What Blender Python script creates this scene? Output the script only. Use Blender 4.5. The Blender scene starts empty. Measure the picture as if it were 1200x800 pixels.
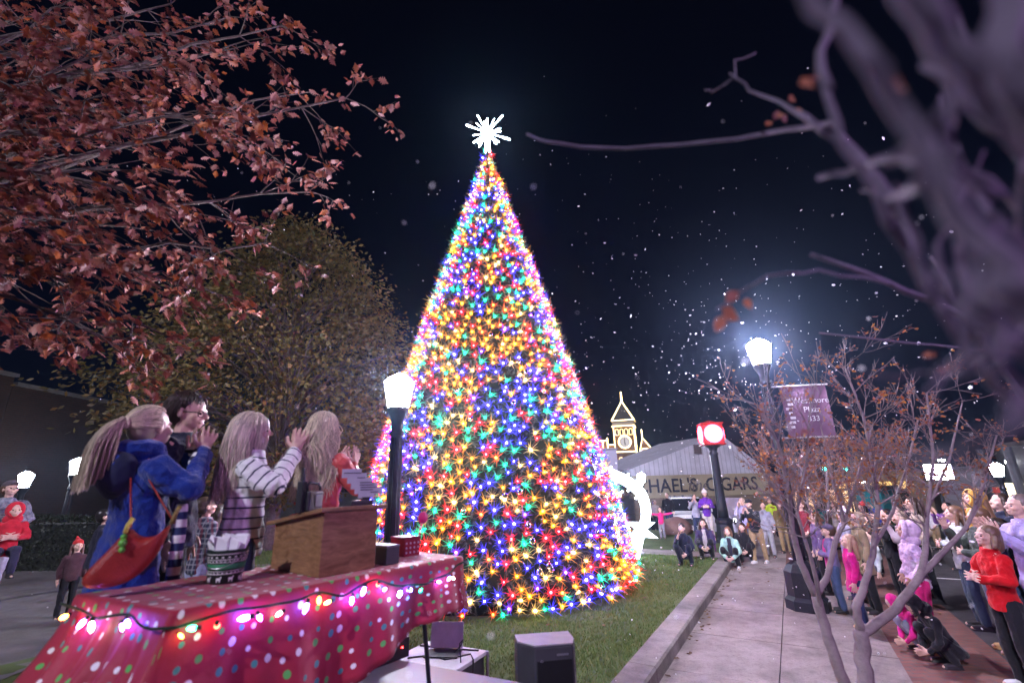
import bpy, math, random
import numpy as np
from mathutils import Vector, Matrix, noise as mnoise
rnd = random.Random(7)
PI = math.pi
scene = bpy.context.scene
COL = scene.collection

# ------------------------------------------------------------------ camera geometry (metres)
FPX, PITCH, ROLL, EYE = 533.0, math.radians(17.2), math.radians(1.5), 2.3
CF = Vector((0, math.cos(PITCH), math.sin(PITCH)))
R0 = Vector((1, 0, 0)); U0 = Vector((0, -math.sin(PITCH), math.cos(PITCH)))
CR = math.cos(ROLL) * R0 - math.sin(ROLL) * U0
CU = math.sin(ROLL) * R0 + math.cos(ROLL) * U0
EYEP = Vector((0, 0, EYE))
def ray(px, py): return CF * FPX + CR * (px - 600) - CU * (py - 400)
def at(px, py, Y): d = ray(px, py); return EYEP + d * (Y / d.y)
def onz(px, py, z): d = ray(px, py); return EYEP + d * ((z - EYE) / d.z)
SD, TD = Vector((.5, .866, 0)), Vector((.866, -.5, 0))          # along the kerb / towards the street
def st(s, t, z=0.0): return SD * s + TD * t + Vector((0, 0, z))
def sm(a): a = min(1, max(0, a)); return a * a * (3 - 2 * a)
def gz(x, y):
    """ground height: rises to the left terrace, falls away beyond the far end of the block"""
    s, t = .5 * x + .866 * y, .866 * x - .5 * y
    z = -1.0 * sm((s - 21) / 9.0)
    if t < -1.9: z += .15 + .57 * sm((-2.9 - x) / 2.0) * (1 - sm((y - 15) / 8))
    return z

# ------------------------------------------------------------------ object helpers
def link(o): COL.objects.link(o); return o
def tag(o, label=None, cat=None, group=None, kind=None):
    if label: o['label'] = label
    if cat: o['category'] = cat
    if group: o['group'] = group
    if kind: o['kind'] = kind
    return o
def thing(name, label, cat, loc=(0, 0, 0), rz=0.0, group=None):
    o = link(bpy.data.objects.new(name, None)); o.location = loc; o.rotation_euler = (0, 0, rz)
    o.empty_display_size = .1
    return tag(o, label, cat, group)
def objm(name, mesh, parent=None):
    o = link(bpy.data.objects.new(name, mesh))
    if parent is not None: o.parent = parent
    return o
class MB:
    def __init__(s): s.v = []; s.f = []; s.m = []; s.uv = None
    def add(s, vs, fs, mi=0):
        b = len(s.v); s.v.extend([tuple(p) for p in vs])
        for f in fs: s.f.append(tuple(i + b for i in f)); s.m.append(mi)
    def box(s, c, d, rz=0.0, mi=0, M=None):
        c = Vector(c); hx, hy, hz = d[0] / 2, d[1] / 2, d[2] / 2
        R = M or Matrix.Rotation(rz, 3, 'Z')
        vs = [c + R @ Vector((sx * hx, sy * hy, sz * hz)) for sz in (-1, 1) for sx, sy in ((-1, -1), (1, -1), (1, 1), (-1, 1))]
        s.add(vs, [(3, 2, 1, 0), (4, 5, 6, 7), (0, 1, 5, 4), (1, 2, 6, 5), (2, 3, 7, 6), (3, 0, 4, 7)], mi)
    def hull8(s, vs, mi=0):
        s.add(vs, [(3, 2, 1, 0), (4, 5, 6, 7), (0, 1, 5, 4), (1, 2, 6, 5), (2, 3, 7, 6), (3, 0, 4, 7)], mi)
    def tube(s, pts, r, n=6, mi=0, cap=True):
        pts = [Vector(p) for p in pts]; k = len(pts)
        rs = [r] * k if not hasattr(r, '__len__') else r
        vs = []; fs = []; prev = None
        for i, p in enumerate(pts):
            d = (pts[min(i + 1, k - 1)] - pts[max(i - 1, 0)])
            if d.length < 1e-9: d = Vector((0, 0, 1))
            d.normalize()
            a = prev if prev is not None else (Vector((1, 0, 0)) if abs(d.x) < .8 else Vector((0, 1, 0)))
            a = a - d * a.dot(d)
            if a.length < 1e-6: a = d.orthogonal()
            a.normalize(); b = d.cross(a); prev = a
            for j in range(n):
                w = 2 * PI * j / n; vs.append(p + (a * math.cos(w) + b * math.sin(w)) * rs[i])
        for i in range(k - 1):
            for j in range(n):
                j2 = (j + 1) % n; fs.append((i * n + j, i * n + j2, (i + 1) * n + j2, (i + 1) * n + j))
        if cap: fs.append(tuple(range(n - 1, -1, -1))); fs.append(tuple((k - 1) * n + j for j in range(n)))
        s.add(vs, fs, mi)
    def lathe(s, prof, c=(0, 0, 0), n=16, mi=0, M=None, sx=1, sy=1):
        c = Vector(c); vs = []; fs = []; k = len(prof)
        for r, z in prof:
            for j in range(n):
                w = 2 * PI * j / n; p = Vector((r * sx * math.cos(w), r * sy * math.sin(w), z))
                vs.append(c + (M @ p if M else p))
        for i in range(k - 1):
            for j in range(n):
                j2 = (j + 1) % n; fs.append((i * n + j, i * n + j2, (i + 1) * n + j2, (i + 1) * n + j))
        fs.append(tuple(range(n - 1, -1, -1))); fs.append(tuple((k - 1) * n + j for j in range(n)))
        s.add(vs, fs, mi)
    def ell(s, c, r, n=10, m=6, M=None, mi=0):
        prof = [(max(math.sin(PI * i / m), .02), -math.cos(PI * i / m)) for i in range(m + 1)]
        c = Vector(c); vs = []; fs = []
        for q, z in prof:
            for j in range(n):
                w = 2 * PI * j / n; p = Vector((q * r[0] * math.cos(w), q * r[1] * math.sin(w), z * r[2]))
                vs.append(c + (M @ p if M else p))
        for i in range(m):
            for j in range(n):
                j2 = (j + 1) % n; fs.append((i * n + j, i * n + j2, (i + 1) * n + j2, (i + 1) * n + j))
        fs.append(tuple(range(n - 1, -1, -1))); fs.append(tuple(m * n + j for j in range(n)))
        s.add(vs, fs, mi)
    def cap(s, a, b, ra, rb, n=8, mi=0):
        a, b = Vector(a), Vector(b); d = b - a
        if d.length < 1e-6: return s.ell(a, (ra,) * 3, mi=mi)
        d.normalize(); P = []; Rr = []
        for q in (1.0, .8, .45): P.append(a - d * ra * q); Rr.append(ra * math.sqrt(max(1 - q * q, .004)))
        P.append(a); Rr.append(ra); P.append(b); Rr.append(rb)
        for q in (.45, .8, 1.0): P.append(b + d * rb * q); Rr.append(rb * math.sqrt(max(1 - q * q, .004)))
        s.tube(P, Rr, n, mi)
    def loft(s, rings, n=14, mi=0):
        """rings: (centre, rx, ry)"""
        vs = []; fs = []; k = len(rings)
        for c, rx, ry in rings:
            for j in range(n):
                w = 2 * PI * j / n; vs.append(Vector(c) + Vector((rx * math.cos(w), ry * math.sin(w), 0)))
        for i in range(k - 1):
            for j in range(n):
                j2 = (j + 1) % n; fs.append((i * n + j, i * n + j2, (i + 1) * n + j2, (i + 1) * n + j))
        fs.append(tuple(range(n - 1, -1, -1))); fs.append(tuple((k - 1) * n + j for j in range(n)))
        s.add(vs, fs, mi)
    def prism(s, poly, d0, d1, f, mi=0):
        """poly of 2-d points, f(u, v, depth) -> point"""
        n = len(poly); vs = [f(u, v, d0) for u, v in poly] + [f(u, v, d1) for u, v in poly]
        fs = [tuple(range(n - 1, -1, -1)), tuple(range(n, 2 * n))] + [(i, (i + 1) % n, n + (i + 1) % n, n + i) for i in range(n)]
        s.add(vs, fs, mi)
    def mesh(s, name, mats, smooth=True):
        me = bpy.data.meshes.new(name); me.from_pydata(s.v, [], s.f)
        for m in (mats if isinstance(mats, (list, tuple)) else [mats]): me.materials.append(m)
        if len(me.materials) > 1: me.polygons.foreach_set('material_index', s.m)
        me.polygons.foreach_set('use_smooth', [bool(smooth)] * len(me.polygons))
        me.update(); return me
    def build(s, name, mats, parent=None, smooth=False): return objm(name, s.mesh(name, mats, smooth), parent)
def bevel(o, w=.006, seg=2):
    m = o.modifiers.new('bevel', 'BEVEL'); m.width = w; m.segments = seg; m.limit_method = 'ANGLE'
    m.angle_limit = math.radians(40); return o
def text_mesh(body, size, mat, ext=.004, shear=0.0, bold=0.0):
    c = bpy.data.curves.new('lettering', 'FONT'); c.body = body; c.size = size; c.extrude = ext; c.shear = shear; c.offset = bold
    c.align_x = 'CENTER'; c.align_y = 'CENTER'; c.resolution_u = 3
    o = link(bpy.data.objects.new('lettering', c))
    me = bpy.data.meshes.new_from_object(o.evaluated_get(bpy.context.evaluated_depsgraph_get()))
    bpy.data.objects.remove(o); bpy.data.curves.remove(c)
    me.materials.clear(); me.materials.append(mat); return me

# ------------------------------------------------------------------ materials
def nt(name):
    m = bpy.data.materials.new(name); m.use_nodes = True; t = m.node_tree
    return m, t, t.nodes, t.links, t.nodes['Principled BSDF']
def mat(name, col, rough=.6, metal=0.0, var=.18, scale=6.0, bump=0.0, bscale=60.0, spec=.4, coat=0.0, col2=None, trans=0.0, sheen=0.0):
    m, t, N, L, B = nt(name)
    B.inputs['Roughness'].default_value = rough; B.inputs['Metallic'].default_value = metal
    B.inputs['Specular IOR Level'].default_value = spec; B.inputs['Coat Weight'].default_value = coat
    B.inputs['Sheen Weight'].default_value = sheen
    tc = N.new('ShaderNodeTexCoord'); nz = N.new('ShaderNodeTexNoise'); nz.inputs['Scale'].default_value = scale
    nz.inputs['Detail'].default_value = 5; nz.inputs['Roughness'].default_value = .62
    L.new(tc.outputs['Object'], nz.inputs['Vector'])
    rp = N.new('ShaderNodeValToRGB'); c = Vector(col); c2 = Vector(col2) if col2 else c * (1 + var)
    rp.color_ramp.elements[0].position = .3; rp.color_ramp.elements[1].position = .7
    rp.color_ramp.elements[0].color = (*(c * (1 - var) if not col2 else c), 1); rp.color_ramp.elements[1].color = (*c2, 1)
    L.new(nz.outputs['Fac'], rp.inputs['Fac']); L.new(rp.outputs['Color'], B.inputs['Base Color'])
    if bump:
        n2 = N.new('ShaderNodeTexNoise'); n2.inputs['Scale'].default_value = bscale; n2.inputs['Detail'].default_value = 4
        L.new(tc.outputs['Object'], n2.inputs['Vector'])
        b = N.new('ShaderNodeBump'); b.inputs['Strength'].default_value = bump; b.inputs['Distance'].default_value = .02
        L.new(n2.outputs['Fac'], b.inputs['Height']); L.new(b.outputs['Normal'], B.inputs['Normal'])
    return m
def emit(name, col, strength):
    m, t, N, L, B = nt(name)
    B.inputs['Base Color'].default_value = (*[min(1, c * .6 + .05) for c in col], 1); B.inputs['Roughness'].default_value = .3
    B.inputs['Emission Color'].default_value = (*col, 1); B.inputs['Emission Strength'].default_value = strength
    return m
def leafmat(name, cols, rough=.55, trans=.25):
    """leaf faces whose tint varies from leaf to leaf (random per island)"""
    m, t, N, L, B = nt(name); B.inputs['Roughness'].default_value = rough
    g = N.new('ShaderNodeNewGeometry'); rp = N.new('ShaderNodeValToRGB'); el = rp.color_ramp.elements
    while len(el) < len(cols): el.new(.5)
    for i, c in enumerate(cols): el[i].position = i / (len(cols) - 1); el[i].color = (*c, 1)
    L.new(g.outputs['Random Per Island'], rp.inputs['Fac']); L.new(rp.outputs['Color'], B.inputs['Base Color'])
    if trans:
        tr = N.new('ShaderNodeBsdfTranslucent'); mx = N.new('ShaderNodeMixShader'); mx.inputs[0].default_value = trans
        L.new(rp.outputs['Color'], tr.inputs['Color']); L.new(B.outputs[0], mx.inputs[1]); L.new(tr.outputs[0], mx.inputs[2])
        L.new(mx.outputs[0], N['Material Output'].inputs['Surface'])
    return m
def brickmat(name, c1, c2, mortar, scale=1.0, vec='Object', rough=.85, off=.5, bw=.22, bh=.075, rotx=True, msize=.012):
    m, t, N, L, B = nt(name); B.inputs['Roughness'].default_value = rough
    tc = N.new('ShaderNodeTexCoord'); mp = N.new('ShaderNodeMapping')
    if rotx: mp.inputs['Rotation'].default_value = (math.radians(-90), 0, 0)
    br = N.new('ShaderNodeTexBrick'); br.offset = off
    br.inputs['Color1'].default_value = (*c1, 1); br.inputs['Color2'].default_value = (*c2, 1); br.inputs['Mortar'].default_value = (*mortar, 1)
    br.inputs['Scale'].default_value = scale; br.inputs['Brick Width'].default_value = bw; br.inputs['Row Height'].default_value = bh
    br.inputs['Mortar Size'].default_value = msize; br.inputs['Bias'].default_value = 0
    L.new(tc.outputs[vec], mp.inputs['Vector']); L.new(mp.outputs[0], br.inputs['Vector'])
    nz = N.new('ShaderNodeTexNoise'); nz.inputs['Scale'].default_value = 1.3; nz.inputs['Detail'].default_value = 6
    L.new(tc.outputs['Object'], nz.inputs['Vector'])
    mx = N.new('ShaderNodeMixRGB'); mx.blend_type = 'MULTIPLY'; mx.inputs[0].default_value = .6
    rp = N.new('ShaderNodeValToRGB'); rp.color_ramp.elements[0].color = (.55, .55, .55, 1); rp.color_ramp.elements[0].position = .3; rp.color_ramp.elements[1].position = .65
    L.new(nz.outputs['Fac'], rp.inputs['Fac']); L.new(br.outputs['Color'], mx.inputs[1]); L.new(rp.outputs['Color'], mx.inputs[2])
    L.new(mx.outputs[0], B.inputs['Base Color'])
    bp = N.new('ShaderNodeBump'); bp.inputs['Strength'].default_value = .5; bp.inputs['Distance'].default_value = .01; bp.invert = True
    L.new(br.outputs['Fac'], bp.inputs['Height']); L.new(bp.outputs['Normal'], B.inputs['Normal'])
    return m

_mc = {}
def cloth(col, rough=.85, name='fabric', scale=9.0, var=.22):
    k = (name, tuple(round(c, 3) for c in col), rough)
    if k not in _mc: _mc[k] = mat(name, col, rough, var=var, scale=scale, bump=.35, bscale=170, spec=.2, sheen=.15)
    return _mc[k]
BLACKMETAL = mat('black_painted_metal', (.014, .015, .022), .38, var=.3, scale=14, bump=.06)
DARKPLASTIC = mat('black_plastic', (.018, .018, .022), .42, var=.25, scale=20, bump=.1, bscale=300)
WHITELED = emit('white_led', (.72, .86, 1.0), 26)
BARK = mat('grey_bark', (.13, .105, .095), .85, col2=(.27, .235, .22), scale=18, bump=.7, bscale=40)
DARKBARK = mat('dark_bark', (.06, .045, .04), .9, col2=(.15, .12, .11), scale=20, bump=.8, bscale=40)
LAMPGLASS = emit('lit_lamp_glass', (.82, .82, 1.0), 420)
LAMPGLASS_FAR = emit('lit_lamp_glass_far', (.84, .88, 1.0), 70)
LAMPGLASS_BRIGHT = emit('lit_lamp_glass_bright', (.88, .78, 1.0), 1150)
ADDED_VIOLET_GLASS = emit('added_violet_glass', (.70, .32, 1.0), 400)

# ------------------------------------------------------------------ PEOPLE
SKIN = [mat('skin_fair', (.62, .40, .32), .5, var=.08, scale=12, spec=.35), mat('skin_warm', (.50, .30, .22), .5, var=.08, scale=12, spec=.35),
        mat('skin_brown', (.22, .12, .08), .5, var=.08, scale=12, spec=.35)]
SHOE_W = mat('white_shoe', (.62, .62, .64), .5); SHOE_B = mat('dark_shoe', (.02, .018, .02), .5); SHOE_T = mat('tan_boot', (.36, .22, .09), .7)
EYEM = mat('eye', (.03, .02, .02), .15, var=.05)
_tex = bpy.data.textures.new('cloth_folds', 'CLOUDS'); _tex.noise_scale = .11; _tex.noise_depth = 2
_tex2 = bpy.data.textures.new('puffs', 'CLOUDS'); _tex2.noise_scale = .05
def remesh(mb, vox, it=4, disp=0.0, name='surface', tex=None):
    me = bpy.data.meshes.new('tmp'); me.from_pydata(mb.v, [], mb.f)
    o = link(bpy.data.objects.new('tmp', me))
    r = o.modifiers.new('r', 'REMESH'); r.mode = 'VOXEL'; r.voxel_size = vox; r.use_smooth_shade = True
    if it: q = o.modifiers.new('s', 'SMOOTH'); q.factor = .5; q.iterations = it
    if disp:
        d = o.modifiers.new('d', 'DISPLACE'); d.texture = tex or _tex; d.strength = disp; d.mid_level = .5; d.texture_coords = 'LOCAL'
    out = bpy.data.meshes.new_from_object(o.evaluated_get(bpy.context.evaluated_depsgraph_get()))
    bpy.data.objects.remove(o); bpy.data.meshes.remove(me)
    out.name = name; out.materials.clear()
    out.polygons.foreach_set('use_smooth', [True] * len(out.polygons)); return out
def put(name, me, m, parent):
    for q in (m if isinstance(m, (list, tuple)) else [m]): me.materials.append(q)
    return objm(name, me, parent)

ARMS = {  # elbow, wrist, finger direction (x is outward; local +y is the way the person faces)
 'down': ((.138, -.012, .65), (.142, .03, .512), (0, .12, -1)),
 'clap': ((.135, .075, .685), (.034, .155, .775), (-.03, .45, .9)),
 'claphi': ((.150, .080, .715), (.040, .150, .845), (-.03, .25, .97)),
 'phone': ((.130, .10, .69), (.045, .185, .835), (-.25, .2, .9)),
 'pocket': ((.165, -.03, .665), (.112, .06, .565), (-.4, .4, -.8)),
 'hold': ((.145, .03, .665), (.03, .135, .67), (-1, .3, .05)),
 'out': ((.265, 0, .805), (.405, .01, .845), (1, 0, .15)),
 'face': ((.13, .09, .70), (.06, .12, .86), (-.3, .1, .95)),
 'up': ((.20, .03, .92), (.17, .06, 1.06), (0, .1, 1)),
 'forward': ((.15, .11, .70), (.07, .235, .685), (-.25, .9, 0)),
 'knee': ((.14, .09, .66), (.05, .19, .60), (-.4, .8, -.2)),
}
def person(label, loc, face, h=1.7, arms='down', arms_l=None, legs='stand', top=(.1, .1, .1), bottom=(.03, .03, .05), hair=('short', (.06, .035, .02)),
           hat=None, skin=0, shoes=SHOE_B, vox=.02, group=None, hs=1.0, turn=0.0, tilt=0.0, fat=1.0, hem=.47, lean=0.0, inner=None,
           topmat=None, botmat=None, fine=False, female=True, hood=None, name='person', stripes=False, skirt=False, cat='person', puffy=False):
    root = thing(name, label, cat, loc, math.radians(face) - PI / 2, group)
    rr = random.Random(label)
    dz, hipz = 0.0, .52
    knee = lambda s: (s * .058, .012, .285); ank = lambda s: (s * .062, -.008, .045)
    if legs == 'stride': knee = lambda s: (s * .06, s * .05, .285); ank = lambda s: (s * .065, s * .075 - .02, .045)
    if legs == 'crouch': dz = -.385; knee = lambda s: (s * .09, .185, .285); ank = lambda s: (s * .08, .045, .045)
    if legs == 'kneel': dz = -.255; knee = lambda s: (s * .075, .09, .045); ank = lambda s: (s * .07, -.17, .04)
    if legs == 'halfkneel': dz = -.25; knee = lambda s: ((.07, .20, .27) if s > 0 else (-.075, .03, .045)); ank = lambda s: ((.07, .18, .045) if s > 0 else (-.07, -.2, .045))
    if legs == 'sit': dz = -.27; knee = lambda s: (s * .075, .22, .275); ank = lambda s: (s * .07, .23, .045)
    Rl = Matrix.Rotation(-lean, 3, 'X'); pv = Vector((0, 0, .52))
    def U(p):            # upper body point
        p = Vector(p); return ((Rl @ (p - pv)) + pv + Vector((0, 0, dz))) * h
    Lg = lambda p: Vector(p) * h
    Rh = Matrix.Rotation(-math.radians(turn), 3, 'Z') @ Matrix.Rotation(math.radians(tilt), 3, 'X')
    npv = Vector((0, -.004, .862))
    def Hd(p):           # head point, in units around the neck pivot
        p = Vector(p); q = (p - npv) * hs; return U(Rh @ q + npv)
    w = .94 if female else 1.03
    if h < 1.45: w *= 1.05
    w *= fat
    hipx = .052 * w
    A = {}
    for s in (-1, 1):
        a = ARMS[(arms_l or arms) if s < 0 else arms]
        A[s] = (U((s * .094 * w, -.004, .786)), U((s * a[0][0] * w, a[0][1], a[0][2])), U((s * a[1][0], a[1][1], a[1][2])), Vector((s * a[2][0], a[2][1], a[2][2])).normalized())
    # ---- body
    b = MB()
    hb = .0
    rings = [(.47, .082, .062), (.52, .088, .066), (.57, .078, .056), (.63, .068, .050), (.70, .078, .056), (.77, .086, .054), (.81, .072, .046), (.84, .036, .036)]
    b.loft([(U((0, 0, z)), rx * w * h, ry * w * h) for z, rx, ry in rings])
    b.cap(U((0, -.006, .82)), Hd((0, .0, .885)), .031 * h, .030 * h * hs)
    hr = h * hs
    b.ell(Hd((0, -.008, .944)), (.047 * hr, .060 * hr, .057 * hr), 14, 10, Rh)
    b.ell(Hd((0, .018, .912)), (.039 * hr, .040 * hr, .046 * hr), 14, 10, Rh)
    b.ell(Hd((0, .036, .885)), (.022 * hr, .019 * hr, .016 * hr), 10, 6, Rh)            # chin
    b.cap(Hd((0, .052, .933)), Hd((0, .066, .914)), .0055 * hr, .0085 * hr)              # nose
    b.cap(Hd((-.022, .047, .939)), Hd((.022, .047, .939)), .0075 * hr, .0075 * hr)       # brow
    b.cap(Hd((-.011, .054, .894)), Hd((.011, .054, .894)), .0048 * hr, .0048 * hr)       # lips
    for s in (-1, 1):
        b.ell(Hd((s * .027, .036, .912)), (.016 * hr, .016 * hr, .014 * hr), 8, 6, Rh)   # cheek
        b.ell(Hd((s * .047, -.004, .922)), (.006 * hr, .012 * hr, .018 * hr), 8, 6, Rh)  # ear
        sh, el, wr, fd = A[s]
        b.cap(sh, el, .034 * h * fat, .026 * h * fat); b.cap(el, wr, .026 * h * fat, .0185 * h)
        # hand
        k = h * (1.0 if h > 1.4 else 1.1)
        nrm = Rl @ Vector((-s, 0, 0)); nrm = nrm - fd * nrm.dot(fd)
        if nrm.length < .2: nrm = Vector((0, -1, 0)) - fd * Vector((0, -1, 0)).dot(fd)
        nrm.normalize(); ac = fd.cross(nrm) * (1 if s > 0 else -1)
        b.cap(wr, wr + fd * .02 * k, .0175 * k, .019 * k)
        for q in (-.014, -.005, .005, .014): b.cap(wr + fd * .012 * k + ac * q * k * .8, wr + fd * .052 * k + ac * q * k, .0105 * k, .0095 * k, 6)
        ln = (.034, .044, .048, .042)
        for i, q in enumerate((-.0195, -.0065, .0065, .0195)):
            p0 = wr + fd * .05 * k + ac * q * k; p1 = p0 + (fd + nrm * .12 + ac * q * 11) * ln[i] * .55 * k
            p2 = p1 + (fd + nrm * .35 + ac * q * 9) * ln[i] * .5 * k
            b.cap(p0, p1, .0066 * k, .0060 * k, 6); b.cap(p1, p2, .0060 * k, .0052 * k, 6)
        t0 = wr + fd * .018 * k + ac * .016 * k; t1 = t0 + (fd * .6 + ac * .75 + nrm * .3) * .028 * k; t2 = t1 + (fd * .85 + ac * .35 + nrm * .35) * .024 * k
        b.cap(t0, t1, .009 * k, .0075 * k, 6); b.cap(t1, t2, .0075 * k, .006 * k, 6)
        hp = U((s * hipx, 0, .515)) if legs in ('stand', 'stride') else U((s * hipx, 0, .515))
        kn, an = Lg(knee(s)), Lg(ank(s))
        b.cap(hp, kn, .047 * h * w, .034 * h); b.cap(kn, an, .034 * h, .022 * h)
        fdir = Vector((s * .12, 1, 0)).normalized()
        if legs in ('kneel',) or (legs == 'halfkneel' and s < 0): fdir = Vector((0, -.55, -.1))
        b.cap(an - fdir * .012 * h + Vector((0, 0, -.022 * h)), an + fdir * .10 * h + Vector((0, 0, -.026 * h)), .019 * h, .014 * h)
    put('body', remesh(b, vox * .62 if not fine else vox, 1, 0, 'body'), SKIN[skin], root)
    # ---- legwear
    c = MB()
    if skirt:
        c.loft([(U((0, 0, .62)), .082 * w * h, .062 * w * h), (U((0, 0, .52)), .104 * w * h, .08 * w * h), (Lg((0, 0, .30)), .13 * w * h, .11 * w * h), (Lg((0, 0, .16)), .15 * w * h, .13 * w * h)][::-1])
    else:
        c.loft([(U((0, 0, z)), rx * w * h, ry * w * h) for z, rx, ry in ((.475, .088, .068), (.52, .097, .074), (.56, .09, .066), (.60, .082, .06))])
        for s in (-1, 1):
            hp = U((s * hipx, 0, .51)); kn, an = Lg(knee(s)), Lg(ank(s))
            c.cap(hp, kn, .060 * h * w, .046 * h); c.cap(kn, an + Vector((0, 0, .012 * h)), .046 * h, .037 * h)
    put('trousers' if not skirt else 'skirt', remesh(c, vox, 3, .018 * h, 'trousers'), botmat or cloth(bottom), root)
    # ---- shoes
    for s in (-1, 1):
        c = MB(); an = Lg(ank(s)); fdir = Vector((s * .12, 1, 0)).normalized()
        if legs == 'kneel' or (legs == 'halfkneel' and s < 0): fdir = Vector((0, -.7, -.2))
        base = Vector((0, 0, -.018 * h))
        c.cap(an, an + base - fdir * .018 * h, .029 * h, .026 * h); c.cap(an + base - fdir * .02 * h, an + base + fdir * .085 * h - Vector((0, 0, .004 * h)), .027 * h, .021 * h)
        c.box(an + Vector((0, 0, -.040 * h)) + fdir * .032 * h, (.05 * h, .15 * h, .012 * h), -s * .12)
        put('shoe', remesh(c, vox * .7, 2, 0, 'shoe'), shoes, root)
    # ---- jacket / top
    c = MB(); bk = fat
    rings = [(hem, .100, .078), (.53, .101, .078), (.58, .095, .072), (.64, .090, .068), (.71, .097, .072), (.77, .101, .068), (.805, .082, .058), (.832, .056, .050), (.852, .044, .044)]
    rings = [r_ for r_ in rings if r_[0] >= hem]
    if hem < .46: rings = [(hem, .118, .095)] + [(hem + (.5 - hem) * .6, .108, .085)] + [r_ for r_ in rings if r_[0] > hem + .02]
    if legs in ('stand', 'stride') or hem >= .46:
        c.loft([(U((0, 0, z)), rx * w * h, ry * w * h) for z, rx, ry in rings])
    for s in (-1, 1):
        sh, el, wr, fd = A[s]
        c.cap(sh, el, .043 * h * bk, .038 * h * bk); d = (wr - el); c.cap(el, el + d * .93, .038 * h * bk, .028 * h * bk)
    if hood:
        c.lathe([(.05 * h, .0), (.075 * h, .02 * h), (.078 * h, .05 * h), (.05 * h, .06 * h)], U((0, -.035, .82)), 12)
        c.ell(U((0, -.085, .80)), (.075 * h, .045 * h, .05 * h))
    else: c.lathe([(.052 * h, 0), (.047 * h, .03 * h), (.044 * h, .032 * h)], U((0, -.004, .825)), 12)
    me = remesh(c, vox, 4 if not fine else 5, (.03 if puffy else .03) * h, 'jacket', _tex2 if puffy else None)
    if stripes:          # distance down the garment / along the sleeve, for knitted stripes
        n = len(me.vertices); co = np.empty(n * 3); me.vertices.foreach_get('co', co); co = co.reshape(n, 3)
        best = np.full(n, 1e9); val = np.zeros(n)
        for a_, b_, ra, off in [(U((0, 0, .46)), U((0, 0, .80)), .10 * h, 0)] + [(A[s][0], A[s][1], .036 * h, .3) for s in (-1, 1)] + [(A[s][1], A[s][2], .03 * h, .3 + (A[s][1] - A[s][0]).length) for s in (-1, 1)]:
            a_ = np.array(a_); dd = np.array(b_) - a_; l2 = dd @ dd; tt = (co - a_) @ dd / l2; tc = np.clip(tt, 0, 1)
            dist = np.linalg.norm(co - a_ - tc[:, None] * dd, axis=1) / ra
            mk = dist < best; best[mk] = dist[mk]; val[mk] = (tt * math.sqrt(l2) + off)[mk]
        at_ = me.attributes.new('along', 'FLOAT', 'POINT'); at_.data.foreach_set('value', val.astype(np.float32))
    put('jacket', me, topmat or cloth(top), root)
    if inner:
        c = MB(); c.loft([(U((0, .018, z)), rx * w * h, ry * w * h) for z, rx, ry in ((hem + .03, .055, .074), (.6, .05, .068), (.72, .05, .072), (.80, .04, .056), (.85, .036, .040))])
        put('shirt', remesh(c, vox, 3, 0, 'shirt'), inner if not isinstance(inner, tuple) else cloth(inner), root)
    # ---- hair
    if hair and hair[0] != 'none':
        hm = hairmat(hair[1]); c = MB()
        c.ell(Hd((0, -.016, .953)), (.053 * hr, .062 * hr, .056 * hr), 14, 10, Rh)
        c.ell(Hd((0, -.03, .93)), (.050 * hr, .046 * hr, .05 * hr), 12, 8, Rh)
        if hair[0] in ('long', 'longhalf'):
            for s in (-1, 0, 1): c.cap(Hd((s * .03, -.045, .93)), U((s * .045, -.075, .76 if hair[0] == 'long' else .82)), .034 * hr, .026 * hr)
            for s in (-1, 1): c.cap(Hd((s * .05, -.005, .935)), U((s * .072, .0, .80)), .016 * hr, .018 * hr)
        if hair[0] == 'bob':
            for s in (-1, 1): c.cap(Hd((s * .045, -.01, .93)), Hd((s * .05, -.005, .87)), .022 * hr, .02 * hr)
            c.cap(Hd((0, -.05, .93)), Hd((0, -.055, .87)), .04 * hr, .036 * hr)
        if hair[0] == 'pony': c.cap(Hd((0, -.075, .955)), Hd((0, -.105, .87)), .022 * hr, .018 * hr)
        if not fine: put('hair', remesh(c, vox * .7, 3, .012 * h, 'hair'), hm, root)
        else: strand_hair(root, hair, Hd, U, hr, h, Rh, hm)
    if hat:
        hmat = cloth(hat[1], .8, 'knit', 20); c = MB()
        if hat[0] == 'beanie':
            c.ell(Hd((0, -.012, .965)), (.058 * hr, .066 * hr, .056 * hr), 14, 10, Rh); c.lathe([(.058 * hr, 0), (.062 * hr, .012 * hr), (.058 * hr, .026 * hr)], Hd((0, -.010, .945)), 16, M=Rh, sy=1.12)
            c.ell(Hd((0, -.012, 1.03)), (.02 * hr,) * 3)
        elif hat[0] == 'cap':
            c.ell(Hd((0, -.010, .968)), (.055 * hr, .063 * hr, .042 * hr), 14, 10, Rh); c.ell(Hd((0, .065, .962)), (.042 * hr, .045 * hr, .007 * hr), 12, 6, Rh)
        elif hat[0] == 'hood':
            c.ell(Hd((0, -.026, .94)), (.066 * hr, .064 * hr, .076 * hr), 14, 10, Rh); c.ell(Hd((0, -.03, .86)), (.07 * hr, .055 * hr, .05 * hr), 12, 8, Rh)
            c.lathe([(.058 * hr, 0), (.064 * hr, .012 * hr), (.056 * hr, .03 * hr)], Hd((0, .012, .93)), 16, M=Rh @ Matrix.Rotation(-PI / 2, 3, 'X'), sy=1.2)
        elif hat[0] == 'santa':
            c.ell(Hd((0, -.012, .965)), (.057 * hr, .065 * hr, .05 * hr), 14, 10, Rh); c.cap(Hd((0, -.02, .99)), Hd((.015, -.03, 1.045)), .035 * hr, .014 * hr)
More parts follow.
